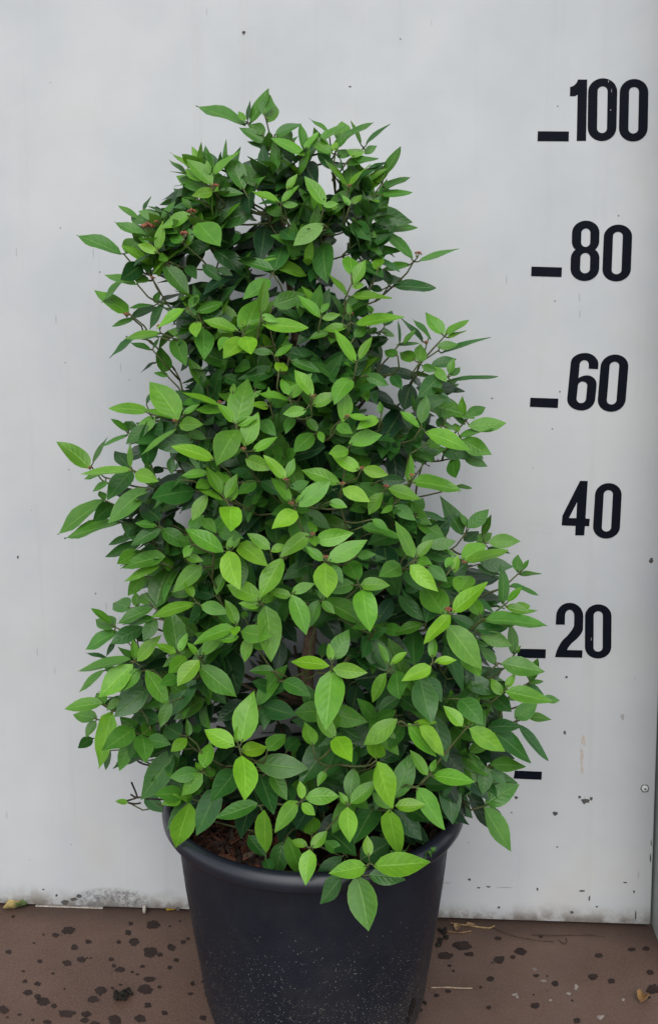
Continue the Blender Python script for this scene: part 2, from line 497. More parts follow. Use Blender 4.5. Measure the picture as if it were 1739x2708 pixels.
for q, o, s in (
    (((323, 658), (541, 660), (539, 729), (320, 728)), (1300, 100), 2.665),
    (((278, 1612), (492, 1618), (489, 1686), (275, 1679)), (1300, 100), 2.665),
    (((92, 651), (408, 661), (403, 768), (85, 754)), (1380, 900), 4.29),
    (((163, 1237), (341, 1240), (339, 1297), (160, 1294)), (1300, 1200), 2.398),
    (((145, 2010), (316, 2017), (313, 2068), (136, 2060)), (1300, 1200), 2.398),
):
    wall_shape('tick_mark', [q], zmap(o, s), M_black)
# outline of glue left by the missing tick at 40
def blob(rng, n=9, wob=0.35):
    ph = rng.random() * 6.3
    return [((1 + wob * (rng.random() - 0.5) * 2) * math.cos(2 * math.pi * k / n + ph),
             (1 + wob * (rng.random() - 0.5) * 2) * math.sin(2 * math.pi * k / n + ph)) for k in range(n)]
rng = random.Random(4)
vs, fs = [], []
gl = [(222, 440), (400, 452), (408, 508), (222, 494)]
for i in range(4):
    a, b = gl[i], gl[(i + 1) % 4]
    L = math.dist(a, b)
    for k in range(int(L / 4)):
        if rng.random() < 0.35:
            continue
        t = k * 4 / L
        cx, cy = a[0] + (b[0] - a[0]) * t + rng.uniform(-1, 1), a[1] + (b[1] - a[1]) * t + rng.uniform(-1.2, 1.2)
        r = rng.uniform(0.6, 1.7)
        b0 = len(vs)
        pts = blob(rng, 6)
        for x, y in pts:
            vs.append(at_y(1300 + (cx + x * r) / 2.398, 1200 + (cy + y * r) / 2.398, -0.0004))
        fs.append(tuple(range(b0, b0 + 6))[::-1])
obj('glue_outline', mesh('glue_outline', vs, fs, False), M_faint, wall)
# scuffs, drips and knocks on the panel (px, py, rx, ry, material)
for px, py, rx, ry, mt in [(644, 86, 4, 5, 0), (925, 229, 3, 2, 0), (1720, 1482, 6, 6, 0), (1364, 2109, 5, 4, 0), (1467, 2151, 7, 5, 0), (1546, 2118, 12, 8, 0),
                           (1531, 2108, 4, 4, 0), (1562, 2112, 4, 5, 0), (1497, 1791, 3, 3, 0), (1492, 1937, 3, 5, 0), (48, 1474, 2, 4, 0), (1644, 1896, 5, 8, 1),
                           (1542, 1960, 6, 14, 2), (1537, 2000, 4, 22, 2), (1538, 2035, 4, 12, 2), (1240, 2326, 4, 3, 0), (1290, 2345, 5, 2, 0), (1265, 2348, 5, 2, 0),
                           (1538, 2356, 8, 2.5, 0), (1557, 2375, 2.5, 6, 0), (1652, 2334, 6, 2, 0), (1675, 2358, 3, 4, 0), (1577, 2398, 3, 3, 0), (1679, 2420, 2.5, 11, 0),
                           (1318, 2400, 4, 3, 0), (1511, 2413, 5, 4, 0), (1420, 2352, 3, 4, 0), (1472, 2240, 3, 2, 0), (1180, 2335, 10, 1.5, 1), (1330, 2347, 20, 1, 1),
                           (470, 2405, 4, 6, 0), (210, 2370, 7, 5, 0), (195, 2378, 9, 5, 0), (172, 2387, 10, 6, 0), (115, 2352, 3, 2, 0), (150, 2368, 4, 3, 0),
                           (1720, 2230, 1.5, 9, 0), (1718, 2270, 2, 14, 0), (335, 890, 2, 2, 0), (543, 1115, 2, 1.5, 0), (342, 1005, 3, 1.5, 1), (1479, 1036, 2, 2, 0), (1300, 1053, 2, 2, 0)]:
    pts = blob(rng, 11, 0.38)
    vs = [at_y(px + x * rx, py + y * ry, -0.00035) for x, y in pts]
    obj('scuff_mark', mesh('scuff_mark', vs, [tuple(range(len(vs)))[::-1]], False), (M_mark, M_faint, M_rust)[mt], wall)
# chipped flecks on the numbers
for px, py, rx, ry in ((1607.5, 215, 1.0, 4), (1615.5, 240, 0.7, 5), (1613, 291, 1.4, 1.5), (1562, 1690, 0.7, 5)):
    pts = blob(rng, 8, 0.35)
    vs = [at_y(px + x * rx, py + y * ry, -0.0009) for x, y in pts]
    obj('worn_fleck', mesh('worn_fleck', vs, [tuple(range(8))[::-1]], False), M_faint, wall)
# screw with a cross slot
sc = at_y(1703.5, 2085, 0)
prof = [(0.0, -0.0022), (0.0032, -0.0022), (0.0048, -0.0014), (0.0053, 0.0)]
vs, fs = lathe(prof, 20)
vs = [(x, z, y) for x, y, z in vs]
screw = obj('screw', mesh('screw', vs, [q[::-1] for q in fs], True), M_screw, wall)
screw.location = sc
for k in range(2):
    v, f = box_data(-0.0021, 0.0021, -0.0026, -0.0005, -0.0005, 0.0005)
    s_ = obj('cross_slot', mesh('cross_slot', v, f, False), M_mark, screw)
    s_.rotation_euler = (0, math.radians(35 + 90 * k), 0)
vs, fs = lathe([(0.0054, -0.0003), (0.0068, -0.0003)], 22)
vs = [(x * (1 + 0.1 * math.sin(i * 2.3)), z, y * (1 + 0.1 * math.cos(i * 1.7))) for i, (x, y, z) in enumerate(vs)]
rg = obj('screw_recess', mesh('screw_recess', vs, fs, False), M_mark, wall)
rg.location = sc

# ------------------------------------------------------------------ wet spots and paint flecks on the floor
SP_L = """320 460 30 18 262 482 15 10 350 540 15 14 414 513 14 10 556 515 12 9 600 471 16 12 612 428 10 9 716 433 32 20 628 514 22 18 703 563 34 28 750 575 14 9
803 541 20 16 858 515 14 9 880 500 8 6 825 600 12 10 795 634 12 9 667 629 11 7 563 644 22 13 533 626 12 9 521 597 13 9 379 597 20 15 315 613 20 13 187 605 12 9
41 561 14 10 177 711 16 10 117 699 11 9 131 752 22 12 177 770 16 12 205 793 32 20 255 814 14 11 20 833 24 18 472 745 26 20 438 784 24 16 527 731 9 6 565 715 8 5
700 689 28 12 680 737 32 24 747 726 10 7 692 811 17 13 770 847 14 11 656 873 26 17 537 880 30 24 404 852 22 14 397 882 20 12 313 850 38 17 222 888 18 10 445 895 24 8
900 710 11 10 892 757 13 7 950 870 16 12 93 855 10 5 35 867 8 5 155 880 8 6 248 662 8 6 63 396 8 6 795 441 6 5 842 417 6 5 620 655 9 5 643 666 8 5 160 520 6 5 205 480 6 4
110 652 8 5 303 735 5 5 408 590 6 4 427 590 6 4"""
SP_R = """625 710 40 22 655 750 20 10 545 757 34 18 515 700 10 8 790 676 16 9 897 737 30 16 795 776 26 18 860 763 13 10 563 804 10 6 581 828 7 6 753 866 19 12 968 850 14 8
1057 888 18 12 1237 856 24 13 1320 876 17 12 1262 756 18 11 1415 728 18 10 1483 724 16 11 1503 836 18 12 1515 915 32 22 963 991 21 15 1158 1062 18 12 555 925 16 8 503 943 13 8
708 905 8 6 747 1000 13 8 1137 967 7 5 1497 952 9 6 957 940 5 4 1020 852 6 4 763 790 6 4 990 668 10 6"""
for txt, ox, oy, s in ((SP_L, 0, 2200, 1.77), (SP_R, 870, 2100, 1.772)):
    q = [float(t) for t in txt.split()]
    for i in range(0, len(q), 4):
        x, y, rx, ry = q[i:i + 4]
        n = 34
        ph = rng.random() * 9
        vs = []
        for k in range(n):
            t = 2 * math.pi * k / n
            r = 1 + 0.32 * noise.noise(Vector((math.cos(t) * 1.3 + ph, math.sin(t) * 1.3, i * 0.37))) + 0.30 * noise.noise(Vector((math.cos(t) * 4.3 + ph, math.sin(t) * 4.3, i * 0.61)))
            vs.append(at_z(ox + (x + rx * r * math.cos(t)) / s, oy + (y + ry * r * math.sin(t)) / s, 0.0004))
        obj('wet_spot', mesh('wet_spot', vs, [tuple(range(n))[::-1]], False), M_wet, floor)
for x, y, rx, ry in ((870, 940, 14, 8), (1155, 905, 9, 12), (1005, 875, 14, 7), (1120, 935, 10, 8), (1376, 962, 9, 7), (880, 952, 8, 6), (1035, 965, 8, 5), (1270, 1046, 16, 10), (455, 575, 9, 6)):
    pts = blob(rng, 12, 0.4)
    vs = [at_z(870 + (x + px * rx) / 1.772, 2100 + (y + py * ry) / 1.772, 0.0004) for px, py in pts]
    obj('paint_fleck', mesh('paint_fleck', vs, [tuple(range(12))[::-1]], False), M_fleck, floor)

# ------------------------------------------------------------------ pot
prof = [(0.0, 0.004), (0.108, 0.004), (0.118, 0.0), (0.126, 0.0015), (0.1345, 0.007), (0.1425, 0.017), (0.1485, 0.030), (0.1530, 0.045), (0.1563, 0.062), (0.1612, 0.095), (0.1698, 0.15), (0.179, 0.215), (0.1868, 0.285), (0.1888, 0.3045)]
vs, fs = lathe(prof)
me = mesh('pot_body', vs, fs)
pot = obj('plant_pot', None, label='round black plastic nursery pot with a thick rolled rim on the brown floor', cat='plant pot')
pot.location = POT
obj('pot_wall', me, M_pot, pot)
rim = [(0.1790, 0.245), (0.1850, 0.300), (0.1905, 0.320), (0.1915, 0.3255), (0.1945, 0.3288), (0.1990, 0.3288), (0.2032, 0.3262), (0.2062, 0.3218), (0.2073, 0.3165), (0.2066, 0.3112),
       (0.2042, 0.3072), (0.2000, 0.3054), (0.1955, 0.3050), (0.1915, 0.3042), (0.1880, 0.3020)]
vs, fs = lathe(rim)
obj('rolled_rim', mesh('rolled_rim', vs, fs), M_rim, pot)
# ragged drain notch low on the right and soil that has leaked from the holes
def surf_pt(px, py, lift=0.0012):
    # point on the pot side seen at a photo pixel
    d = ray(px, py)
    best = None
    t = 0.6
    while t < 1.8:
        p = CAM + d * t
        z = min(max(p.z, 0.0), 0.302)
        r = 0.1563 + (0.1885 - 0.1563) * (z - 0.062) / 0.240 if z > 0.062 else 0.120 + 0.0363 * (z / 0.062) ** 0.5
        h = math.hypot(p.x - POT.x, p.y - POT.y)
        if h < r + lift:
            return p
        t += 0.0008
    return None
for outl in ([(1090, 2645), (1097, 2637), (1099, 2655), (1094, 2668), (1088, 2682), (1082, 2690), (1080, 2672), (1085, 2660)], [(1077, 2692), (1084, 2688), (1083, 2702), (1076, 2706)]):
    pts = [surf_pt(x, y) for x, y in outl]
    if all(p is not None for p in pts):
        obj('drain_hole', mesh('drain_hole', [p - POT for p in pts], [tuple(range(len(pts)))[::-1]], False), M_soil, pot)

# ------------------------------------------------------------------ soil and bark mulch inside the pot
n = 40
vs, fs = [Vector((0, 0, SOIL_Z + 0.006))], []
rings = [0.03, 0.07, 0.11, 0.15, 0.1858]
for r in rings:
    for k in range(n):
        t = 2 * math.pi * k / n
        z = SOIL_Z + 0.008 * noise.noise(Vector((r * math.cos(t) * 40, r * math.sin(t) * 40, 2))) + 0.004 * (1 - r / 0.18)
        vs.append(Vector((r * math.cos(t), r * math.sin(t), z)))
for k in range(n):
    fs.append((0, 1 + k, 1 + (k + 1) % n))
for i in range(len(rings) - 1):
    for k in range(n):
        k2 = (k + 1) % n
        fs.append((1 + i * n + k, 1 + (i + 1) * n + k, 1 + (i + 1) * n + k2, 1 + i * n + k2))
b0 = len(vs)
for k in range(n):
    t = 2 * math.pi * k / n
    vs.append(Vector((0.175 * math.cos(t), 0.175 * math.sin(t), SOIL_Z - 0.06)))
for k in range(n):
    k2 = (k + 1) % n
    fs.append((1 + 4 * n + k, b0 + k, b0 + k2, 1 + 4 * n + k2))
o = obj('potting_soil', mesh('potting_soil', vs, fs), M_soil, label='dark crumbly potting soil filling the black pot', cat='soil', kind='stuff')
o.location = POT
rng = random.Random(21)
vs, fs, tint = [], [], []
for i in range(760):
    r = 0.180 * math.sqrt(rng.random()); t = rng.random() * 2 * math.pi
    if rng.random() < 0.45:      # more mulch in the open patch at the front left
        r = rng.uniform(0.06, 0.18); t = math.radians(rng.uniform(190, 275))
    L = rng.uniform(0.010, 0.034); W = L * rng.uniform(0.22, 0.5); T = rng.uniform(0.0012, 0.0035)
    q = Quaternion((0, 0, 1), rng.random() * 6.3) @ Quaternion((0, 1, 0), rng.uniform(-0.5, 0.5)) @ Quaternion((1, 0, 0), rng.uniform(-0.8, 0.8))
    c0 = Vector((r * math.cos(t), r * math.sin(t), SOIL_Z + 0.004 + rng.uniform(0, 0.012) * (1 - (r / 0.19) ** 4)))
    b0 = len(vs)
    bend = rng.uniform(-0.25, 0.25)
    for a in range(4):
        u = a / 3 * 2 - 1
        ww = W * (1 - 0.55 * abs(u) ** 1.6) * rng.uniform(0.75, 1.15)
        for (sy, sz) in ((-1, -1), (1, -1), (1, 1), (-1, 1)):
            p = q @ Vector((u * L / 2, sy * ww / 2, sz * T / 2 + bend * L * (u * u - 0.4)))
            p = c0 + p
            rr_ = math.hypot(p.x, p.y)
            if rr_ > 0.1825:
                p.x *= 0.1825 / rr_; p.y *= 0.1825 / rr_
            vs.append(p)
    k = rng.random()
    cc = (0.030, 0.017, 0.012) if k < 0.45 else ((0.085, 0.032, 0.018) if k < 0.8 else ((0.14, 0.055, 0.03) if k < 0.94 else (0.11, 0.085, 0.06)))
    kk = rng.uniform(0.7, 1.3)
    tint += [(cc[0] * kk, cc[1] * kk, cc[2] * kk, 1)] * 16
    for a in range(3):
        for s_ in range(4):
            s2 = (s_ + 1) % 4
            fs.append((b0 + a * 4 + s_, b0 + a * 4 + s2, b0 + a * 4 + 4 + s2, b0 + a * 4 + 4 + s_))
    fs.append((b0 + 3, b0 + 2, b0 + 1, b0)); fs.append((b0 + 12, b0 + 13, b0 + 14, b0 + 15))
me = mesh('bark_mulch', vs, fs, False)
at = me.color_attributes.new('tint', 'FLOAT_COLOR', 'POINT')
for i, c in enumerate(tint):
    at.data[i].color = c
o = obj('bark_mulch', me, M_chip, label='loose reddish brown bark mulch covering the soil in the pot', cat='mulch', kind='stuff')
o.location = POT

# ------------------------------------------------------------------ leaves noted in the photograph
# per note block: origin x, y and scale, then blade base x y, tip x y, visible width, age class (0 old and dark .. 4 fresh and pale)
NOTES = [
(200, 230, 3.422, """1540 345 1140 185 75 2, 1535 310 1480 225 55 3, 1240 890 1030 680 130 3, 1180 930 940 815 130 2, 1040 740 880 608 45 3, 1000 790 860 670 50 2,
1140 850 1010 750 90 3, 1210 790 1185 672 50 3, 1230 800 1455 603 70 3, 1270 820 1350 900 90 1, 1240 940 1090 970 90 4, 1100 1000 975 960 90 1, 1270 960 1490 960 70 2,
1520 930 1390 640 140 2, 1160 1050 900 1080 60 1, 1050 1110 970 1010 60 2, 1200 1060 1300 1000 90 2, 1270 1090 1500 1010 110 1, 1612 1122 1270 1220 165 1,
1110 1230 1280 1410 190 3, 1250 1440 1000 1480 100 1, 1040 1150 790 1260 100 3, 1040 1200 970 1290 60 1, 1030 1280 1040 1390 60 2, 560 1190 405 1080 50 2,
610 1120 675 1005 35 1, 770 1190 885 1050 45 2, 770 1200 590 1130 90 2, 660 1230 520 1180 110 2, 650 1370 385 1235 75 2, 740 1480 780 1245 85 3, 790 1270 900 1310 100 2,
410 1510 55 1355 100 2, 460 1510 560 1350 150 3, 740 1500 580 1430 75 4, 660 1425 570 1350 50 2, 800 1350 900 1400 110 1, 970 1410 860 1340 90 2, 820 1500 930 1400 120 0,
560 1540 700 1500 90 1"""),
(630, 230, 3.422, """270 320 300 120 150 3, 110 335 250 45 90 2, 230 260 260 50 110 2, 80 310 10 225 60 3, 85 310 100 140 40 1, 240 430 140 340 90 2, 235 500 30 375 100 2,
225 555 95 495 40 1, 330 430 545 340 70 2, 490 480 370 400 110 2, 590 570 560 355 80 2, 605 570 710 415 50 3, 600 620 330 470 80 3, 540 560 440 520 90 3, 640 620 700 540 40 1,
850 600 640 465 90 3, 740 490 940 350 60 2, 820 420 660 297 45 2, 930 500 935 320 140 3, 920 500 1180 325 55 2, 1105 520 1030 320 40 2, 1150 520 1345 348 35 1,
880 580 870 490 60 4, 900 640 1000 560 110 2, 1030 640 1100 530 140 3, 1140 610 1240 530 60 2, 960 690 1230 650 80 2, 860 740 725 610 90 1, 980 900 800 670 60 3,
1010 960 1010 725 150 2, 1000 900 1170 720 45 3, 1210 970 1060 690 110 2, 1290 870 1250 700 110 3, 1310 810 1445 565 80 2, 1300 930 1525 815 60 2, 1280 980 1540 950 55 2,
1260 1010 1520 985 25 1, 1190 1150 1530 1210 140 1, 1170 740 1330 685 25 1, 780 1070 620 830 110 3, 770 1080 890 1050 50 3, 770 1240 530 1410 140 3, 420 960 390 730 150 1,
270 640 290 880 110 0, 370 620 470 720 90 0, 260 630 200 740 40 0, 600 680 700 860 160 0, 500 720 600 870 100 0, 160 900 60 690 120 2, 390 1040 530 905 60 3, 440 930 520 800 50 3,
400 1160 240 1080 100 2, 370 1040 140 950 70 3, 280 1080 190 1000 70 3, 400 1070 530 1060 60 3, 240 1260 210 1490 165 0, 870 1110 990 950 120 1, 1010 1060 1110 980 60 3,
1010 1070 950 985 50 3, 1080 1180 1150 1010 130 1, 1040 1220 1180 1370 130 1, 1010 1360 950 1250 80 1, 1180 1290 1390 1310 30 1, 1190 1360 1270 1315 50 2, 1150 1390 1300 1530 70 2,
770 1410 775 1680 185 1, 830 1310 940 1220 120 0, 580 1190 690 1060 120 0, 640 1200 750 1130 110 1, 480 1050 620 980 110 0, 390 1300 500 1370 110 1"""),
(870, 600, 3.422, """755 285 510 45 100 2, 800 315 1130 200 55 2, 735 340 490 385 75 2, 200 440 190 240 155 3, 210 530 300 310 95 3, 440 390 450 255 90 3, 380 510 430 380 160 1,
540 520 500 390 90 1, 545 520 640 430 110 1, 580 535 920 550 85 1, 160 630 0 420 50 3, 205 625 525 640 80 3, 210 550 310 520 60 4, 310 300 380 370 60 1, 480 580 370 540 60 1,
225 890 625 812 90 3, 190 800 170 700 45 3, 200 740 330 760 120 1, 230 1000 330 900 80 2, 380 790 350 700 60 2, 500 900 560 770 90 1, 490 970 585 940 110 2, 390 1100 510 980 110 1,
235 1230 75 955 95 4, 270 1200 365 1010 80 3, 410 970 350 900 90 2, 200 1050 320 950 110 1, 1030 980 890 785 115 3, 850 1055 665 822 50 1, 920 1020 775 855 35 1,
1040 980 1235 858 55 2, 1060 1010 1220 945 40 3, 1070 1040 1210 997 30 2, 1000 1150 1410 1005 40 1, 970 1090 1145 1050 70 2, 635 1060 628 865 20 1, 670 1060 765 945 40 2,
600 1070 790 1050 30 1, 825 1230 830 1060 110 2, 780 1200 640 1130 110 2, 620 1165 510 1120 80 2, 790 1240 690 1170 70 2, 920 1260 1130 1180 90 1, 1060 1400 960 1265 80 3,
1085 1330 1120 1200 60 2, 1090 1350 1175 1275 65 2, 1085 1390 1475 1358 28 1, 1010 1330 845 1490 140 1, 740 1420 690 1620 160 0, 780 1360 525 1275 100 0, 430 1340 550 1260 110 0,
330 1340 510 1420 100 2, 570 1340 640 1430 90 1, 110 1310 220 1340 110 1, 210 1370 340 1300 110 1, 190 1370 70 1530 150 3, 220 1420 390 1470 90 0, 840 1260 950 1290 70 2"""),
(200, 650, 3.422, """550 350 290 265 80 2, 560 340 630 240 110 2, 600 170 440 290 150 1, 450 290 260 490 60 2, 660 240 650 60 110 1, 600 130 570 60 90 1, 795 165 1000 410 140 2,
480 610 205 400 140 3, 495 650 720 560 70 1, 710 540 500 560 25 1, 530 660 345 720 50 2, 720 520 750 410 60 1, 985 570 755 720 80 3, 770 790 475 830 75 3, 760 820 600 840 35 1,
540 830 325 985 55 1, 685 945 510 880 55 2, 700 930 750 840 30 1, 790 1150 800 915 145 2, 730 1050 600 1130 25 0, 840 1180 720 1140 50 2, 900 840 985 1050 140 2,
990 570 980 850 150 0, 800 510 680 740 80 1, 1090 600 1330 510 90 2, 1095 620 985 570 60 2, 1030 560 1110 440 80 2, 1090 690 1085 780 105 4, 1150 740 1180 945 150 2,
1470 770 1185 680 75 3, 1120 620 1400 660 100 1, 1240 30 1530 220 120 1, 1150 170 1310 310 100 1, 1000 180 1080 280 90 1, 830 100 770 120 70 2, 1290 200 1400 250 60 1,
1190 340 1300 470 100 0, 1330 320 1480 300 120 0, 1180 980 1350 1120 100 1, 1190 1270 1320 1180 130 1, 1320 1180 1490 1240 100 1, 1010 900 1140 960 110 0, 1080 980 960 1120 60 0,
1120 970 1110 1140 60 0, 930 1574 690 1250 220 3, 660 1500 335 1465 95 3, 900 1560 650 1480 60 3, 970 1520 1105 1440 50 3, 1290 1440 1000 1330 55 3, 1090 1440 1200 1220 170 1,
960 1470 1120 1280 110 0, 640 1430 710 1310 30 1"""),
(550, 650, 3.422, """590 220 310 110 100 1, 605 225 690 -60 190 1, 560 310 365 425 130 2, 470 610 530 340 100 3, 330 800 440 470 190 3, 590 540 855 440 140 2, 1015 650 845 450 90 3,
1025 610 1085 515 55 3, 1030 660 1180 625 60 3, 1000 710 825 855 120 1, 1090 780 925 835 70 2, 1260 730 1055 760 80 3, 490 710 860 730 110 3, 480 630 620 680 60 3,
300 740 330 660 60 3, 345 720 500 670 40 3, 320 840 180 950 150 4, 340 820 385 960 150 4, 180 830 110 930 90 3, 320 960 195 1085 80 0, 590 970 420 940 60 2, 600 1000 745 900 55 3,
580 1010 510 970 40 3, 640 1140 690 1050 110 4, 620 1130 305 1190 120 1, 740 1040 990 1130 85 2, 720 980 700 850 70 2, 800 1150 980 1220 120 1, 690 1180 770 1280 120 2,
730 1350 670 1205 80 3, 740 1380 850 1240 100 3, 945 1360 800 1145 105 4, 880 1220 935 1160 40 3, 940 1450 1150 1340 90 3, 740 1400 480 1340 45 3, 560 1420 545 1290 50 3,
570 1450 720 1380 100 2, 410 1280 540 1220 110 2, 400 1380 470 1310 40 3, 260 1609 350 1220 210 3, 220 1340 230 1250 50 3, 860 240 950 350 110 0, 900 60 880 200 100 0,
640 150 680 330 80 0, 720 220 760 350 110 0, 790 560 850 700 90 0, 1000 900 1080 1080 90 0, 900 900 1100 830 90 0, 400 960 520 1050 110 0, 560 1240 640 1350 120 0,
1040 1020 1100 1300 100 0, 190 300 330 380 130 0"""),
(150, 1050, 3.422, """300 650 50 405 150 3, 325 600 440 385 45 2, 650 345 420 435 40 2, 640 310 510 205 50 2, 650 310 690 200 110 2, 650 320 655 180 30 1, 830 260 640 400 110 2,
890 180 705 345 110 3, 1040 215 820 110 60 3, 1110 250 1280 240 110 3, 1080 290 785 500 55 3, 820 640 820 255 165 1, 1240 400 910 430 150 1, 860 290 1050 270 120 1,
670 640 660 440 50 3, 680 665 260 680 75 3, 710 690 870 740 120 3, 680 660 500 860 160 1, 660 640 540 500 120 1, 430 690 265 735 40 2, 465 770 330 840 60 2, 820 830 500 1100 160 2,
430 930 55 1205 110 2, 580 1130 125 1258 80 2, 430 940 395 850 60 2, 520 970 370 1090 130 1, 720 1010 520 1100 90 1, 790 1050 630 1230 80 1, 1120 750 895 990 35 2,
1250 845 930 900 200 1, 840 830 960 1000 120 0, 940 1120 770 980 170 1, 910 1170 730 1140 70 2, 950 1190 690 1310 120 1, 940 1200 1185 1335 120 2, 690 1260 490 1325 60 1,
770 1320 470 1425 100 1, 760 1400 580 1490 120 2, 980 1440 620 1530 150 2, 950 1520 1070 1500 110 3, 960 1370 1150 1370 110 1, 1220 1340 1160 1440 70 3, 1170 1440 1310 1480 70 3,
1510 1400 1200 1215 150 3, 1500 930 1280 820 60 3, 1360 880 1240 1090 110 3, 1420 570 1080 450 110 4, 1370 690 1160 710 80 3, 1390 760 1280 820 100 3, 1490 880 1370 640 100 3,
1440 330 1370 130 190 0, 1200 320 1330 370 80 2, 1060 1160 960 1130 60 1, 1200 1200 1320 1080 110 2, 1410 1230 1540 1090 110 2, 1320 1100 1420 1190 90 2, 1310 1530 1540 1430 150 2,
960 640 890 680 70 0, 1040 540 1040 680 70 1, 1080 560 1180 520 90 1, 1350 380 1340 520 110 1"""),
(550, 1050, 3.422, """240 230 100 70 90 3, 150 120 -85 110 90 3, 265 260 420 180 60 3, 270 290 110 540 190 3, 330 450 435 155 140 3, 400 490 600 370 80 3, 310 470 100 580 60 3,
340 560 560 640 120 3, 350 650 560 700 80 0, 140 910 0 620 110 3, 160 920 255 720 80 3, 160 800 100 680 120 3, 200 940 260 800 70 3, 110 930 -10 850 70 4, 430 760 290 860 100 2,
210 985 215 1150 190 4, 350 1040 50 1220 150 1, 400 970 550 920 100 2, 480 760 640 860 110 1, 700 740 535 535 100 4, 710 730 765 565 75 3, 745 950 605 735 100 3, 740 820 900 770 80 2,
820 990 1075 780 150 3, 790 960 875 870 35 3, 800 1030 610 1160 140 4, 860 1030 1085 1165 110 1, 970 1010 1190 830 120 1, 1195 785 885 670 130 3, 1240 780 1320 680 110 2,
1215 830 1430 930 120 4, 1090 950 1240 990 80 3, 1370 660 1145 540 115 4, 1400 650 1600 700 100 4, 1270 170 1460 190 55 4, 1170 250 1290 320 90 3, 1270 420 1545 340 130 3,
1270 480 1115 510 100 3, 1540 190 1380 260 100 4, 890 120 700 150 90 3, 770 180 715 290 90 2, 470 210 590 320 110 2, 550 90 405 70 70 3, 985 310 900 180 80 2, 960 330 810 470 140 2,
1000 310 1040 400 60 3, 1000 310 1180 240 130 1, 1110 350 1270 440 100 1, 970 420 1000 620 150 0, 730 280 640 430 120 0, 1030 230 870 180 80 0, 560 420 600 560 120 0,
780 330 760 480 100 0, 800 560 830 720 100 0, 560 1380 380 1240 100 3, 620 1340 590 1030 180 1, 570 1400 690 1340 70 3, 910 1240 675 1400 140 3, 970 1300 1280 1235 140 3,
950 1260 960 1320 90 3, 940 1230 950 1120 90 2, 1040 1480 900 1360 80 3, 1080 1480 1400 1310 150 3, 170 1380 230 1260 60 3, 230 1370 290 1280 35 3, 270 1330 495 1490 150 3,
100 1220 270 1260 110 2, 300 1250 400 1130 140 0, 430 1230 500 1100 120 1, 1215 225 1240 -60 140 3"""),
(950, 1000, 3.08, """500 370 540 165 95 2, 580 130 620 230 70 2, 640 120 735 195 45 1, 485 400 345 280 50 3, 330 470 480 390 100 1, 180 290 160 195 50 2, 340 260 200 460 170 0,
690 340 760 230 100 2, 850 320 825 165 55 3, 870 300 1010 245 80 2, 880 390 1160 365 110 2, 800 480 1060 415 60 2, 860 380 740 290 50 2, 530 440 870 530 110 3, 840 500 1025 590 130 2,
850 560 995 640 70 1, 670 590 870 620 110 1, 850 650 1020 710 80 2, 760 640 780 785 110 2, 640 400 680 310 70 1, 700 420 760 360 90 2, 800 440 780 370 60 3, 540 540 660 520 90 3,
300 490 260 650 95 1, 200 460 190 610 110 1, 520 700 560 600 130 2, 390 840 415 645 75 3, 430 845 790 890 110 3, 780 880 900 895 30 2, 230 900 470 970 85 3, 170 830 350 830 90 1,
190 930 80 1090 90 3, 430 1100 520 970 100 2, 280 1040 440 1140 90 2, 270 1040 190 1090 50 3, 490 1090 700 1155 50 1, 20 1210 325 1275 100 2, 100 1150 230 1220 50 3,
440 1150 690 1280 90 2, 440 1460 320 1190 110 3, 560 1370 760 1330 90 2, 500 1340 690 1290 90 2, 460 1460 585 1330 80 3, 470 1480 560 1500 70 3, 330 1180 440 1210 110 1,
840 1280 685 990 120 1, 880 1220 1035 1080 105 2, 890 1220 820 1110 50 2, 1000 1280 1060 1130 60 2, 850 1330 960 1250 90 1, 950 1340 1065 1270 80 2, 1050 1340 1280 1320 105 2,
1040 1390 1210 1415 30 1, 700 1270 650 1180 70 2, 830 1480 1010 1370 150 3, 860 1500 1170 1410 70 3, 980 1500 1220 1530 110 1, 800 1460 660 1380 35 3"""),
(170, 1480, 3.422, """830 440 930 60 190 2, 860 60 570 180 80 3, 870 50 1005 95 80 4, 730 150 600 295 110 2, 870 10 540 60 110 2, 790 400 690 290 120 2, 600 440 450 390 150 2,
670 430 640 300 75 2, 470 600 290 530 140 2, 430 580 265 450 60 2, 480 650 220 795 100 2, 800 440 515 560 90 2, 830 540 560 570 70 2, 830 530 730 690 110 2, 720 610 460 740 140 1,
660 740 760 660 110 1, 460 750 390 860 50 1, 420 910 220 848 25 1, 600 900 170 985 90 2, 360 1000 155 1175 70 2, 640 910 620 740 70 3, 660 920 830 705 95 3, 620 950 350 1210 190 3,
350 1300 35 1320 120 3, 360 1310 300 1210 100 3, 300 1430 95 1400 110 2, 500 1260 400 1350 70 2, 740 1000 925 1280 140 3, 700 1000 480 1170 120 2, 770 1150 495 1370 170 1,
880 1000 760 800 170 1, 1180 1060 960 1390 190 1, 960 1280 880 1490 100 2, 1180 400 825 500 110 3, 1165 340 1110 200 75 3, 1240 410 1445 470 110 3, 1250 60 1010 270 150 3,
1360 330 1160 270 130 1, 1380 320 1435 110 80 2, 1020 840 960 490 190 2, 1040 830 1100 680 75 3, 1010 840 840 760 75 3, 1210 860 1125 755 55 3, 1240 860 1450 640 110 3,
1220 910 1050 1115 150 4, 1100 880 970 1000 140 3, 1030 1060 890 1120 100 2, 1215 960 1535 1190 170 2, 1200 1070 1450 1260 140 1, 1230 930 1510 760 120 1, 1540 620 1195 715 120 3,
1300 640 1310 460 170 1, 1400 460 1490 560 90 2, 1240 1250 1270 1530 150 0"""),
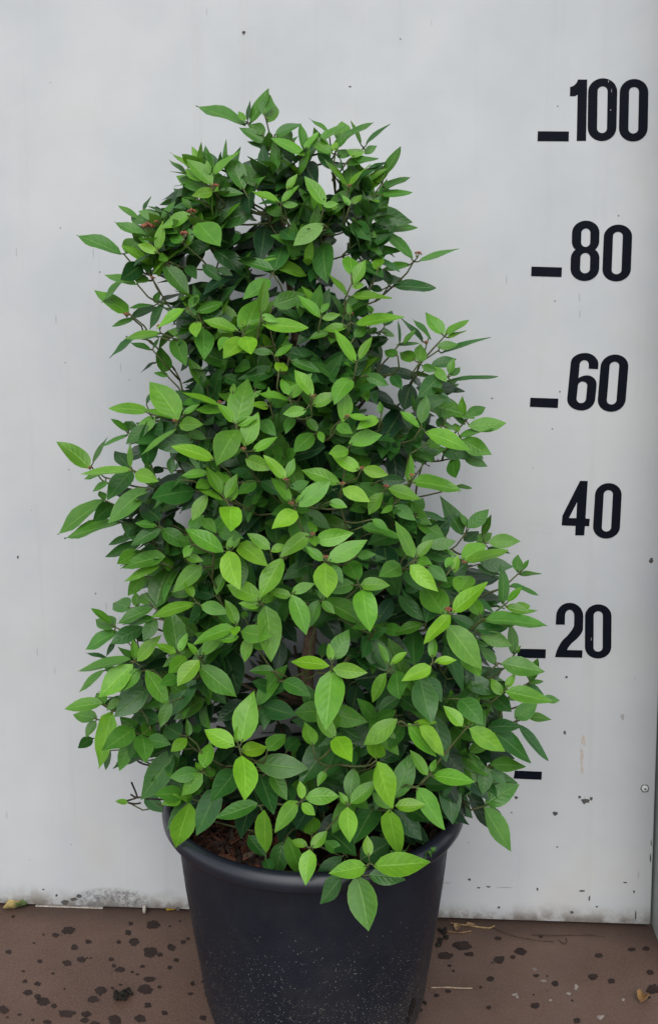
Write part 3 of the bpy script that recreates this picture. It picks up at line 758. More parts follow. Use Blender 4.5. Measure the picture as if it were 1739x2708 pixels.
(570, 1450, 3.422, """110 30 180 290 180 4, 200 60 240 310 120 2, 600 85 430 405 170 3, 990 130 1010 395 195 4, 1050 140 1140 280 80 2, 1250 320 1030 380 130 2, 1290 290 1200 80 160 2,
1310 330 1540 330 110 3, 1330 370 1390 670 200 3, 960 480 1340 630 140 2, 970 470 960 350 70 2, 960 480 1065 580 70 3, 930 470 830 690 120 2, 690 420 810 720 160 3,
690 400 870 320 80 3, 680 430 490 380 90 3, 680 440 570 440 60 3, 850 140 645 250 120 1, 720 130 830 30 90 1, 1280 70 1420 50 70 2, 410 460 130 340 150 3, 400 520 230 500 80 3,
420 490 520 420 80 3, 450 520 505 970 200 3, 190 690 110 490 100 3, 180 710 175 780 80 4, 230 750 470 790 150 3, 210 800 50 820 80 3, 310 800 265 1005 100 3, 270 640 260 560 60 2,
330 830 450 890 90 2, -30 480 75 575 100 3, 20 440 70 210 80 2, 40 620 120 470 120 1, 1060 1010 1190 755 150 2, 1040 1020 1030 870 70 3, 1025 1065 715 1025 115 4,
1060 1090 1320 1115 125 4, 1050 1110 1000 1543 245 3, 1190 990 1290 890 150 1, 960 990 980 870 90 1, 1370 770 1360 980 140 0, 1400 700 1240 720 70 2, 1060 620 1210 700 110 0,
530 1110 330 1110 90 2, 370 1420 590 1090 150 2, 610 1200 810 1300 130 2, 790 1240 930 1480 120 1, 1140 1330 1220 1190 110 0, 1280 1240 1260 1440 140 0, 1540 1130 1410 1360 110 3,
1300 1150 1440 1080 130 0, 60 900 190 1210 200 0, 590 830 560 1080 120 0, 600 680 720 810 110 0, 900 720 960 600 100 1, 1430 930 1530 1070 70 1, 1480 880 1540 1030 70 3"""),
(980, 1400, 3.08, """320 290 520 480 120 4, 600 695 430 425 200 2, 660 680 915 455 130 4, 650 700 440 885 110 4, 620 780 885 1075 180 3, 240 290 120 350 140 2, 430 770 220 835 90 2,
270 330 400 460 110 1, 460 300 600 400 90 2, 360 1110 350 800 170 1, 500 1050 500 885 75 3, 520 1080 680 1065 55 4, 490 1120 280 1220 110 4, 400 1220 495 1505 180 2,
210 1150 230 1345 150 2, 150 1180 0 1370 110 3, 140 1100 65 940 60 3, 160 1100 280 1010 50 3, 240 1010 70 820 110 0, 130 1120 20 980 70 0, 65 630 290 620 150 0, 310 610 240 540 80 0,
470 740 440 630 50 1, 760 990 870 1155 140 2, 600 960 800 1160 180 0, 1070 610 1085 325 95 2, 1110 590 1210 480 50 3, 1130 460 1345 518 40 1, 1190 350 1200 215 85 2,
1200 370 1365 360 45 2, 1240 330 1280 255 30 2, 1090 630 1270 670 70 3, 1180 640 1290 620 70 3, 1200 690 1340 660 35 3, 930 740 1375 755 100 2, 850 810 1080 800 100 1,
890 860 1115 930 110 2, 1160 1020 1140 795 80 2, 1180 1010 1210 950 30 3, 1020 1090 905 975 80 2, 1060 1090 1370 1150 145 3, 1290 1240 1350 1070 90 2, 1280 1250 1390 1235 35 2,
1260 1270 1400 1325 50 1, 1060 1350 990 1220 80 3, 1100 1290 1165 1185 55 3, 1090 1320 1430 1390 130 3, 1390 1370 1520 1390 60 2, 890 700 820 560 110 3, 720 520 800 350 150 3,
680 350 700 220 60 3, 610 310 665 220 60 3, 840 800 660 710 90 1, 850 570 990 665 45 1, 860 300 1040 360 60 1, 750 1200 1010 1320 130 1, 980 1330 1120 1460 120 1,
720 1380 880 1540 150 2, 440 1200 560 1360 110 1, 620 1110 600 1320 130 0, 240 1360 80 1470 100 1, 250 1370 370 1460 110 1"""),
(970, 1800, 3.08, """245 315 -5 485 130 3, 330 350 540 585 120 3, 430 370 615 585 110 4, 380 340 545 335 40 3, 540 280 635 610 170 1, 775 370 635 220 100 4, 850 370 830 260 60 3,
830 390 1095 555 130 4, 1000 400 1305 635 130 1, 890 520 1050 560 60 1, 1220 350 1450 610 65 1, 1300 300 1475 295 55 2, 1200 310 1370 190 120 2, 980 380 1220 350 90 1,
1000 690 1260 680 90 2, 960 700 950 900 105 2, 1000 720 1110 830 80 1, 960 1010 1210 855 140 2, 880 580 990 640 120 0, 900 710 800 870 140 0, 830 920 980 1170 110 0,
950 1030 1150 1350 130 2, 1000 1020 1100 1170 80 0, 530 780 835 785 105 3, 490 770 380 590 85 3, 520 740 555 650 50 3, 460 840 680 830 110 1, 400 870 605 1175 150 3,
220 960 350 620 160 2, 80 660 200 1000 150 4, 70 640 90 470 150 3, 100 660 310 540 110 1, 190 1040 60 920 80 3, 230 1020 450 1010 90 4, 180 1050 235 1410 170 3,
220 1050 420 1260 150 1, 350 1040 490 1130 130 1, 290 350 200 520 120 1, 590 900 620 1020 80 0, 640 890 730 910 50 1"""),
(570, 1800, 3.422, """240 560 310 140 200 3, 190 560 200 420 70 3, 170 590 -77 445 150 4, 230 640 445 605 130 4, 240 680 265 1015 195 4, 360 740 775 785 190 2, 400 840 510 1155 180 1,
190 800 -5 1040 190 1, 500 840 630 1050 120 2, 1045 530 790 880 220 1, 880 590 820 390 120 3, 1080 520 930 300 120 3, 1090 510 1210 700 160 4, 1120 480 1400 430 210 1,
470 630 620 490 130 2, 640 640 750 510 120 1, 430 230 690 300 160 1, 250 190 50 330 150 0, 380 290 380 440 60 1, 770 330 890 330 90 0, 1000 790 1150 860 100 1, 990 820 930 940 70 3,
780 1070 765 925 75 4, 810 1060 1070 1045 140 3, 780 1110 885 1205 85 4, 745 1090 555 1345 140 3, 440 1170 430 1540 155 3, 380 1110 40 1220 130 2, 380 1110 250 1170 70 2,
640 940 690 1070 100 1, 1250 790 1220 1060 135 2, 1220 1110 1440 925 110 3, 1190 1120 1125 1015 60 3, 1190 1145 1215 1420 155 4, 870 1400 860 1230 150 2, 860 1510 990 1375 100 3,
830 1490 695 1445 70 3, 730 1180 780 1330 110 1, 980 1210 960 1080 90 0, 1010 1370 1200 1500 200 1, 1130 1540 985 1455 100 2, 1450 1120 1280 1420 210 1"""),
(650, 2080, 3.08, """300 450 230 730 140 1, 345 410 440 745 130 2, 520 515 490 765 130 4, 780 570 575 770 130 1, 770 560 640 445 120 2, 780 730 615 930 130 1, 860 550 690 370 170 1,
1000 570 990 415 80 4, 980 650 730 690 130 4, 1040 650 1450 610 170 4, 900 725 980 1120 215 2, 1000 720 1265 750 120 1, 930 600 1180 430 200 1, 20 400 140 540 100 1, 160 590 200 690 80 1"""),
(170, 1850, 3.422, """430 110 295 575 190 3, 290 190 200 320 80 2, 290 160 95 140 110 2, 260 350 145 425 90 1, 630 260 390 420 170 2, 600 370 500 620 120 2, 420 460 380 620 60 1,
480 430 310 550 80 1, 710 320 820 210 130 2, 700 320 740 510 150 2, 740 360 915 380 110 2, 650 330 600 520 90 1, 1050 450 720 860 220 1, 730 880 880 990 110 1, 1110 350 990 435 90 3,
1130 330 1110 190 60 2, 1150 300 1230 230 80 1, 1270 620 1310 395 125 3, 1240 640 1195 570 50 3, 1250 670 1070 850 130 3, 1220 650 1000 690 120 2, 1280 690 1370 620 90 2,
1070 850 870 850 130 2, 1060 900 920 930 100 3, 1160 890 1070 880 80 3, 1130 930 1045 1325 190 3, 1390 800 1205 1185 200 1, 860 200 660 140 140 1, 1060 330 900 220 170 1,
1000 640 1130 520 120 1, 580 930 475 915 50 3"""),
]
BUDS = [(200, 230, 3.422, "655 1260 55, 1260 895 32, 1050 1125 40, 985 1325 38, 735 1220 22"), (630, 230, 3.422, "1003 893 17"), (870, 600, 3.422, "800 240 32, 190 788 28, 875 1045 20"),
        (200, 650, 3.422, "460 620 30, 760 725 24, 700 290 24"), (550, 650, 3.422, "1285 612 26, 958 1358 22, 105 1415 20"), (150, 1050, 3.422, "1070 212 18, 1450 545 20, 300 640 12"),
        (550, 1050, 3.422, "318 465 20, 85 548 18, 705 745 18, 1258 172 20, 1390 640 24, 1218 780 20, 945 1240 20, 1065 1445 26, 750 960 14"),
        (950, 1000, 3.08, "425 790 22, 215 880 24, 853 1500 16"), (980, 1400, 3.08, "632 652 32")]

# ------------------------------------------------------------------ shrub: crown outline read from the photograph
ROWS = [(230, 690, 700), (300, 620, 770), (400, 480, 1010), (550, 340, 1090), (700, 260, 1150), (800, 300, 1090), (900, 300, 1230), (1000, 390, 1290), (1100, 310, 1320), (1200, 180, 1290),
        (1300, 190, 1210), (1400, 180, 1250), (1500, 300, 1370), (1600, 260, 1410), (1700, 225, 1420), (1850, 195, 1465), (1950, 225, 1430), (2050, 330, 1380), (2150, 430, 1330), (2250, 480, 1300), (2400, 600, 1150)]
FRONT = [(230, 0.05), (400, 0.105), (550, 0.135), (700, 0.155), (900, 0.17), (1100, 0.19), (1400, 0.215), (1700, 0.235), (1900, 0.235), (2050, 0.215), (2200, 0.205), (2300, 0.218), (2460, 0.236)]
def lerp_tab(tab, y, k=1):
    if y <= tab[0][0]:
        return tab[0][k]
    for a, b in zip(tab, tab[1:]):
        if y <= b[0]:
            t = (y - a[0]) / (b[0] - a[0])
            return a[k] + (b[k] - a[k]) * t
    return tab[-1][k]
def front(px, py):
    """how far the crown's near side stands out from the pot axis at a photo pixel"""
    l, r = lerp_tab(ROWS, py, 1), lerp_tab(ROWS, py, 2)
    dx = (px - (l + r) / 2) / max(20, (r - l) / 2)
    e = math.sqrt(max(0.0, 1 - min(1, abs(dx)) ** 2.2))
    if py > 2230:
        e = max(e, 0.97)
    return lerp_tab(FRONT, py) * e
LAYER = (0.50, 0.70, 0.86, 0.97, 1.03)
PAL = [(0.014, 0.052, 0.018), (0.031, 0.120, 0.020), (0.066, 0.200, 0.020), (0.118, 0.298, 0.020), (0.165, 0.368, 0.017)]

leaves = []
for ox, oy, s, txt in NOTES:
    for row in txt.replace('\n', ' ').split(','):
        bx, by, tx, ty, wd, c = [float(t) for t in row.split()]
        L = dict(b=Vector((ox + bx / s, oy + by / s)), t=Vector((ox + tx / s, oy + ty / s)), w=wd / s, c=int(c))
        dup = False
        for k in leaves:
            if ((k['b'] + k['t']) / 2 - (L['b'] + L['t']) / 2).length < 16 and ((k['t'] - k['b']).normalized().dot((L['t'] - L['b']).normalized())) > 0.6:
                dup = True
                break
        if not dup:
            leaves.append(L)
# shoots: leaves whose bases stand together share one node
nodes = []
for L in leaves:
    best = None
    for nd in nodes:
        d = (nd['p'] - L['b']).length
        if d < 30 and (best is None or d < best[0]) and abs(nd['c'] - L['c']) <= 1.6:
            best = (d, nd)
    if best:
        nd = best[1]
        nd['l'].append(L)
        k = len(nd['l'])
        nd['p'] = nd['p'] * ((k - 1) / k) + L['b'] / k
        nd['c'] = nd['c'] * ((k - 1) / k) + L['c'] / k
    else:
        nodes.append(dict(p=L['b'].copy(), c=float(L['c']), l=[L]))
root = obj('evergreen_shrub', None, label='bushy evergreen shrub with fresh green pointed leaves growing in the black pot', cat='shrub')
ROOT = Vector((POT.x, POT.y, SOIL_Z - 0.01))
root.location = ROOT

rng = random.Random(5)
def layer(c):
    i = int(c); t = c - i
    return LAYER[i] if i >= 4 else LAYER[i] * (1 - t) + LAYER[i + 1] * t
for nd in nodes:
    off = front(nd['p'].x, nd['p'].y) * layer(nd['c']) + rng.uniform(-0.006, 0.006)
    if nd['p'].y > 2235 and 440 < nd['p'].x < 1220:
        off = max(off, 0.2125 if nd['p'].y > 2275 else 0.17)
    nd['y'] = min(POT.y - off, -0.05)
    nd['P'] = at_y(nd['p'].x, nd['p'].y, nd['y'])

# leaf blade shapes: unit length along x, unit width across y, shared between leaves
DRO, TWI = {}, {}
def leaf_mesh(i, seg=7, half=2):
    r = random.Random(100 + i)
    droop = r.uniform(-0.02, 0.26); fold = r.uniform(0.10, 0.42); twist = r.uniform(-0.5, 0.5)
    DRO[i], TWI[i] = droop, twist
    wav = r.uniform(0.015, 0.075); ph = r.random() * 6; side = r.uniform(-0.06, 0.06)
    peak = r.uniform(0.40, 0.50)
    vs, fs, uv = [], [], []
    for a in range(seg + 1):
        t = a / seg
        tt = t ** (math.log(0.5) / math.log(peak))
        wd = max(0.0, math.sin(math.pi * tt)) ** (0.64 + 0.36 * t) * (1 - 0.10 * t)
        if a == 0:
            wd = 0.05
        if a == seg:
            wd = 0.012
        for b in range(-half, half + 1):
            u = b / half
            y = u * wd * 0.52
            z = fold * abs(u) ** 1.25 * wd * 0.5 - droop * (t ** 1.8) * 1.6 + wav * math.sin(t * 9 + ph + u) * abs(u)
            z += twist * y * t
            vs.append(Vector((t, y + side * math.sin(math.pi * t), z)))
            uv.append((0.5 + u * 0.5, t))
    k = 2 * half + 1
    for a in range(seg):
        for b in range(2 * half):
            fs.append((a * k + b, (a + 1) * k + b, (a + 1) * k + b + 1, a * k + b + 1))
    return vs, fs, uv
BL = [leaf_mesh(i) for i in range(18)]
BME = []
for vs, fs, uv in BL:
    me = mesh('leaf', vs, fs)
    ul = me.uv_layers.new(name='UVMap')
    for lp in me.loops:
        ul.data[lp.index].uv = uv[lp.vertex_index]
    me.materials.append(M_leaf)
    BME.append(me)
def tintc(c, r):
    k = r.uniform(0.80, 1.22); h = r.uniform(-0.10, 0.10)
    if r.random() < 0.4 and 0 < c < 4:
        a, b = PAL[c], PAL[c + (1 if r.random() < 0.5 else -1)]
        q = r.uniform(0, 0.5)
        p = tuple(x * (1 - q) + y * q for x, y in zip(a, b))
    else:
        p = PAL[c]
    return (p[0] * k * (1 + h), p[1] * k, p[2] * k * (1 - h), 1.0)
def frame(B, ax, nrm, L, W):
    ax = ax.normalized()
    n = (nrm - ax * nrm.dot(ax)).normalized()
    s = n.cross(ax)
    m = Matrix((ax * L, s * W, n * (0.6 * W + 0.1 * L))).transposed().to_4x4()
    m.translation = B
    return m
FLAT = sorted(range(len(BL)), key=lambda q: abs(DRO[q] - 0.05) + abs(TWI[q]) * 0.3)[:6]
placed = []
for nd in nodes:
    for L in nd['l']:
        yb = nd['y'] - (L['c'] - nd['c']) * 0.006 + rng.uniform(-0.003, 0.003)
        B = at_y(L['b'].x, L['b'].y, min(yb, -0.03))
        dep = (B - CAM).dot(FW)
        k = dep / FPX
        d2 = L['t'] - L['b']
        l = d2.length * k
        wv = L['w'] * k
        asp = rng.uniform(1.95, 2.35)
        tocam = (CAM - B).normalized()
        im = (RT * d2.x - UP * d2.y).normalized()
        Lr = l; roll = rng.uniform(0.10, 0.50)
        if l / wv < asp:                       # seen foreshortened
            Lr = min(asp * wv, l * 2.2, 0.085)
            Lr = max(Lr, l)
            Wr = wv / math.cos(roll)
        else:
            Wt = min(l / asp, 0.044)
            roll = max(roll, math.acos(max(0.36, min(1, wv / Wt))))
            Wr = max(wv, 0.0035) / max(0.36, math.cos(roll))
        dz = math.sqrt(max(0, Lr * Lr - l * l))
        down = -im.z                          # >0: tip hangs down -> leans towards the viewer, else away
        sg = 1 if down > -0.15 else -1
        if sg < 0:
            dz *= 0.8
        dz += rng.uniform(-0.1, 0.15) * l
        ax = im * l + tocam * sg * dz
        T = B + ax
        if T.y > -0.006:
            ax.y -= (T.y + 0.006)
        ax_n = ax.normalized()
        n0 = tocam - ax_n * tocam.dot(ax_n)
        n0 = n0.normalized()
        sv = ax_n.cross(n0)
        up = Vector((0, 0, 1))
        s2 = 1 if sv.dot(up) > 0 else -1
        if abs(sv.dot(up)) < 0.25:
            s2 = rng.choice((-1, 1))
        nr = n0 * math.cos(roll) + sv * s2 * math.sin(roll)
        i = rng.randrange(len(BL)) if l / wv < 3.2 else rng.choice(FLAT)
        placed.append((L['w'] * d2.length, frame(B, ax, nr, ax.length * 1.13, Wr * 1.12), i, tintc(L['c'], rng), B))
placed.sort(key=lambda q: -q[0])
inv = Matrix.Translation(-ROOT)
for ar, mw, i, tc_, B in placed[:296]:
    o = obj('leaf', BME[i], None, root)
    o.matrix_basis = inv @ mw
    o.color = tc_
# the remaining smaller leaves and the crown's dark inside, joined
FV, FF, FU, FT = [], [], [], []
def add_leaf(mw, i, tc_):
    vs, fs, uv = BL[i]
    b0 = len(FV)
    for v_ in vs:
        FV.append(mw @ v_ - ROOT)
    FU.extend(uv); FT.extend([tc_] * len(vs))
    for q in fs:
        FF.append(tuple(b0 + x for x in q))
for ar, mw, i, tc_, B in placed[296:]:
    add_leaf(mw, i, tc_)
rng = random.Random(77)
KEEP = [(818, 1735, 48, 92), (560, 2240, 75, 75), (720, 1720, 60, 45), (720, 2010, 60, 35)]      # windows in the foliage through which trunk and mulch show
GAPS = [(560, 700, 34, 30), (640, 790, 14, 22), (735, 735, 14, 14), (780, 750, 12, 16), (905, 750, 14, 34), (450, 965, 20, 34), (430, 770, 16, 18), (415, 850, 14, 20), (890, 690, 22, 40), (1040, 1030, 40, 25), (500, 1370, 30, 25), (415, 1680, 25, 40), (540, 940, 14, 30),
        (700, 800, 12, 12), (1040, 1010, 26, 22), (1010, 1260, 20, 14), (700, 520, 20, 16), (860, 480, 18, 26), (640, 590, 16, 16), (900, 610, 20, 14), (1085, 850, 45, 50), (1060, 938, 34, 28), (425, 1218, 30, 22), (355, 1262, 30, 22), (493, 1370, 16, 18), (1130, 700, 60, 60), (330, 780, 40, 60), (1010, 790, 26, 34), (300, 1000, 60, 60), (1010, 1105, 22, 16), (1150, 1290, 60, 40), (380, 1700, 16, 20)]
def clear(B, ax, L, keep):
    a = ax.normalized() * L
    for t in (0.0, 0.5, 1.0):
        x, y = pix(B + a * t)
        for g_ in (GAPS + KEEP if keep else GAPS):
            if ((x - g_[0]) / (g_[2] + 9)) ** 2 + ((y - g_[1]) / (g_[3] + 9)) ** 2 < 1:
                return False
    return True
cnt = 0
while cnt < 1500:
    py = rng.uniform(470, 2180)
    l, r = lerp_tab(ROWS, py, 1), lerp_tab(ROWS, py, 2)
    mid, hw = (l + r) / 2, (r - l) / 2 * (0.56 if py < 1000 else (0.62 if py < 1480 else 0.72))
    px = mid + hw * rng.uniform(-1, 1)
    if rng.random() < (0.22 if py < 950 else 0.0):
        continue
    fr = front(px, py)
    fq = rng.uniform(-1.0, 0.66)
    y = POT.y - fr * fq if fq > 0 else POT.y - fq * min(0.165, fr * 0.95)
    if y > -0.045:
        continue
    if any(((px - a) / (c + 34)) ** 2 + ((py - b) / (d + 34)) ** 2 < 1 for a, b, c, d in KEEP) and fq > -0.55:
        continue
    if any(((px - a) / (c + 16)) ** 2 + ((py - b) / (d + 16)) ** 2 < 1 for a, b, c, d in GAPS):
        continue
    B = at_y(px, py, y)
    if B.z < SOIL_Z + 0.035:
        continue
    rad = Vector((B.x - POT.x, B.y - POT.y, 0))
    rad = rad.normalized() if rad.length > 0.01 else Vector((0, -1, 0))
    ax = rad * rng.uniform(0.1, 0.9) + Vector((rng.uniform(-1, 1), rng.uniform(-1, 1), rng.uniform(-0.9, 0.5))) * 0.8
    nr = Vector((rng.uniform(-0.6, 0.6), rng.uniform(-0.9, 0.3), 1.0)) + rad * 0.5
    L = rng.uniform(0.042, 0.066)
    T = B + ax.normalized() * L
    if T.y > -0.02 or T.z < SOIL_Z + 0.01 or not clear(B, ax, L, fq > -0.55):
        continue
    add_leaf(frame(B, ax, nr, L, L / rng.uniform(1.8, 2.3)), rng.randrange(18), tintc(0 if rng.random() < 0.86 else 1, rng))  # mostly the darkest tint, painting in the crown's inner shade
    cnt += 1
# back and sides of the crown against the panel: ordinary outer leaves
cnt = 0
while cnt < 360:
    py = rng.uniform(520, 2050)
    l, r = lerp_tab(ROWS, py, 1), lerp_tab(ROWS, py, 2)
    mid, hw = (l + r) / 2, (r - l) / 2
    a = rng.uniform(0.15, math.pi - 0.15)
    px = mid + hw * (0.6 if py < 1000 else (0.64 if py < 1480 else 0.74)) * math.cos(a)
    y = POT.y + min(0.165, lerp_tab(FRONT, py)) * 0.95 * math.sin(a)
    if any(((px - q[0]) / (q[2] + 14)) ** 2 + ((py - q[1]) / (q[3] + 14)) ** 2 < 1 for q in GAPS + KEEP[:1]):
        continue
    B = at_y(px, py, y)
    rad = Vector((B.x - POT.x, B.y - POT.y, 0)).normalized()
    ax = rad * 0.8 + Vector((rng.uniform(-1, 1), rng.uniform(-1, 0.5), rng.uniform(-0.7, 0.9))) * 0.7
    L = rng.uniform(0.042, 0.062)
    if (B + ax.normalized() * L).y > -0.008 or B.z < SOIL_Z + 0.05 or not clear(B, ax, L, False):
        continue
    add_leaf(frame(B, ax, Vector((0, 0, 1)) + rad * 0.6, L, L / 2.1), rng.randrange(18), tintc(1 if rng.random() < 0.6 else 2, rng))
    cnt += 1
# second layer of ordinary green shoots just under the noted leaves
rng = random.Random(123)
cnt = 0
while cnt < 205:
    py = rng.uniform(400, 2120) if rng.random() < 0.75 else rng.uniform(400, 1050)
    l, r = lerp_tab(ROWS, py, 1), lerp_tab(ROWS, py, 2)
    mid, hw = (l + r) / 2, (r - l) / 2 * (0.74 if py < 1000 else (0.70 if py < 1480 else 0.80))
    px = mid + hw * rng.uniform(-1, 1)
    if any(((px - a) / (c + 52)) ** 2 + ((py - b) / (d + 52)) ** 2 < 1 for a, b, c, d in KEEP):
        continue
    if any(((px - a) / (c + 34)) ** 2 + ((py - b) / (d + 34)) ** 2 < 1 for a, b, c, d in GAPS):
        continue
    y = POT.y - front(px, py) * rng.uniform(0.55, 0.74)
    B = at_y(px, py, y)
    if B.z < SOIL_Z + 0.05:
        continue
    sd_ = Vector((B.x - POT.x, (B.y - POT.y) * 1.0, 0))
    sd_ = (sd_.normalized() if sd_.length > 0.01 else Vector((0, -1, 0))) * 0.75 + Vector((rng.uniform(-0.3, 0.3), -0.35, rng.uniform(0.8, 1.5) if py < 1050 else rng.uniform(0.2, 0.9)))
    sd_.normalize()
    s1 = sd_.cross(Vector((0, 0, 1))).normalized(); s3 = s1.cross(sd_)
    ph = rng.random() * 3
    cc = rng.choice((1, 1, 2, 2, 3)) if py < 1000 else (1 if rng.random() < 0.62 else 2)
    for pair in range(rng.choice((2, 3, 3))):
        for h in (0, 1):
            a = ph + pair * 1.57 + h * math.pi
            side = s1 * math.cos(a) + s3 * math.sin(a)
            op = (0.55, 1.0, 1.35)[pair]
            ax = sd_ * math.cos(op) + side * math.sin(op) - Vector((0, 0, 0.10 + 0.12 * pair))
            nr = sd_ * math.sin(op) - side * math.cos(op)
            if nr.z < -0.3:
                nr = nr + Vector((0, 0, 0.5))
            L = rng.uniform(0.040, 0.064) * (0.72 if pair == 0 else 1)
            b_ = B - sd_ * (0.016 * pair)
            if (b_ + ax.normalized() * L).y > -0.02 or not clear(b_, ax, L, True):
                continue
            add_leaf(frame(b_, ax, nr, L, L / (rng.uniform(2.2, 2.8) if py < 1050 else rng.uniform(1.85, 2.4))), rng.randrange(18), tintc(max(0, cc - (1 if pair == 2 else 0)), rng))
    cnt += 1
me = mesh('foliage', FV, FF)
ul = me.uv_layers.new(name='UVMap')
uvf = [0.0] * (2 * len(me.loops))
for lp in me.loops:
    uvf[2 * lp.index], uvf[2 * lp.index + 1] = FU[lp.vertex_index]
ul.data.foreach_set('uv', uvf)
at = me.color_attributes.new('tint', 'FLOAT_COLOR', 'POINT')
at.data.foreach_set('color', [x for c in FT for x in c])
obj('foliage', me, M_fol, root, kind='stuff')

# trunk and main branches
rng = random.Random(9)
tr = [Vector((POT.x + 0.002, POT.y + 0.0, SOIL_Z - 0.008))]
for px, py, y in ((812, 1801, POT.y - 0.002), (821, 1663, POT.y + 0.004), (812, 1450, POT.y + 0.012), (800, 1150, POT.y + 0.02), (775, 850, POT.y + 0.02), (745, 560, POT.y + 0.01), (725, 380, POT.y)):
    tr.append(at_y(px, py, y))
def dense(pts, k=4):
    out = []
    for i in range(len(pts) - 1):
        p0, p1, p2, p3 = pts[max(i - 1, 0)], pts[i], pts[i + 1], pts[min(i + 2, len(pts) - 1)]
        for j in range(k):
            t = j / k
            out.append(0.5 * ((2 * p1) + (p2 - p0) * t + (2 * p0 - 5 * p1 + 4 * p2 - p3) * t * t + (3 * p1 - p0 - 3 * p2 + p3) * t ** 3))
    return out + [pts[-1]]
TR = dense(tr)
NT = len(TR)
def trad(i):
    t = i / (NT - 1)
    return 0.0088 * (1 - t) ** 0.8 + 0.0016
vs, fs = tube([p - ROOT + Vector((0.0012 * noise.noise(p * 60), 0.0012 * noise.noise(p * 60 + Vector((5, 5, 5))), 0)) for p in TR],
              [trad(i) * (1 + 0.12 * noise.noise(p * 120)) for i, p in enumerate(TR)], 10)
obj('trunk', mesh('trunk', vs, fs), M_bark, root)
def trunk_at(z):
    for i in range(NT - 1):
        if TR[i].z <= z <= TR[i + 1].z:
            return TR[i].lerp(TR[i + 1], (z - TR[i].z) / max(1e-6, TR[i + 1].z - TR[i].z))
    return TR[0] if z < TR[0].z else TR[-1]
# boughs: one for each sector and storey of the crown
boughs = []
for st in range(7):
    z0 = SOIL_Z + 0.05 + st * 0.115
    for k in range(5):
        az = math.radians(72 * k + 31 * st + rng.uniform(-14, 14))
        d = Vector((math.cos(az), math.sin(az), 0))
        reach = (0.15 - 0.012 * st) * (0.6 if d.y > 0.3 else 1)
        a = trunk_at(z0)
        e = a + d * reach + Vector((0, 0, reach * rng.uniform(0.45, 0.9)))
        if e.y > -0.03:
            e.y = -0.03
        pts = bez(a, a + d * reach * 0.5 + Vector((0, 0, reach * 0.15)), e, 6)
        boughs.append(pts)
        vs, fs = tube([p - ROOT for p in pts], [0.0042 - 0.0025 * j / 6 for j in range(7)], 7)
        obj('bough', mesh('bough', vs, fs), M_bough, root)
BP = [p for b in boughs for p in b[1:]] + TR[4:]
# twigs: each shoot's node grows from the nearest bough or twig further in, with its leaf stalks
def axd(P):
    q = trunk_at(P.z)
    return math.hypot(P.x - q.x, P.y - q.y)
BP = [(p, axd(p)) for p in BP]
big = set(id(q) for q in sorted(nodes, key=lambda q: -sum(L['w'] for L in q['l']))[:280])
SV, SF = [], []
for nd in sorted(nodes, key=lambda q: axd(q['P'])):
    P = nd['P']
    out = Vector((P.x - POT.x, P.y - POT.y, 0))
    out = out.normalized() if out.length > 1e-4 else Vector((0, -1, 0))
    ml = sum(((L['t'] - L['b']).normalized() for L in nd['l']), Vector((0, 0))) / len(nd['l'])
    back = P - out * 0.016 - Vector((0, 0, 0.014)) - (RT * ml.x - UP * ml.y) * 0.014
    best = min(BP, key=lambda q: (q[0] - back).length + 1.2 * max(0, q[0].z - back.z) + (0.5 if q[1] > axd(P) - 0.004 and (q[0] - P).length < 0.5 else 0) + (0.03 if (q[0] - P).length < 0.012 else 0))[0]
    mid = back.lerp(best, 0.4) + Vector((rng.uniform(-1, 1), rng.uniform(-1, 1), rng.uniform(-1, 0.4))) * 0.006
    pts = [P] + bez(back.lerp(P, 0.3), mid, best, 6)
    k = len(pts)
    for p in pts[2:-1]:
        BP.append((p, axd(p)))
    r0 = 0.0010 if nd['c'] > 1 else 0.0009
    vs, fs = tube([p - ROOT for p in pts], [r0 + 0.0005 * j / (k - 1) for j in range(k)], 5)
    for L in nd['l']:
        yb = nd['y'] - (L['c'] - nd['c']) * 0.006
        B = at_y(L['b'].x, L['b'].y, min(yb, -0.03))
        d2 = (L['t'] - L['b']).normalized()
        B = B + (RT * d2.x - UP * d2.y) * 0.004
        mid = (P + B) / 2 - Vector((0, 0, 0.001))
        if (P - B).length > 0.002:
            tube([q - ROOT for q in (P, mid, B)], [0.0010, 0.0008, 0.0007], 4, vs, fs)
    if id(nd) in big:
        obj('twig', mesh('twig', vs, fs), M_twig, root)
    else:
        b0 = len(SV)
        SV += vs
        SF += [tuple(b0 + x for x in q) for q in fs]
if SV:
    obj('fine_twigs', mesh('fine_twigs', SV, SF), M_twig, root, kind='stuff')
# dead bare twigs at the left above the rim
for path in ([(905, 905), (760, 900), (690, 885), (650, 888), (600, 858)], [(662, 882), (640, 820), (610, 750)], [(690, 935), (640, 945), (580, 935)], [(650, 890), (610, 905), (570, 915)],
             [(790, 600), (720, 585), (670, 560), (640, 530), (632, 562)], [(690, 550), (725, 515)], [(870, 470), (850, 440)]):
    pts = [at_y(170 + x / 3.422, 1850 + y / 3.422, POT.y - 0.045 + 0.004 * math.sin(i * 2.2)) for i, (x, y) in enumerate(path)]
    vs, fs = tube([p - ROOT for p in dense(pts, 3)], [0.0013] * (3 * (len(pts) - 1) + 1), 5)
    obj('dead_twig', mesh('dead_twig', vs, fs), M_dead, root)

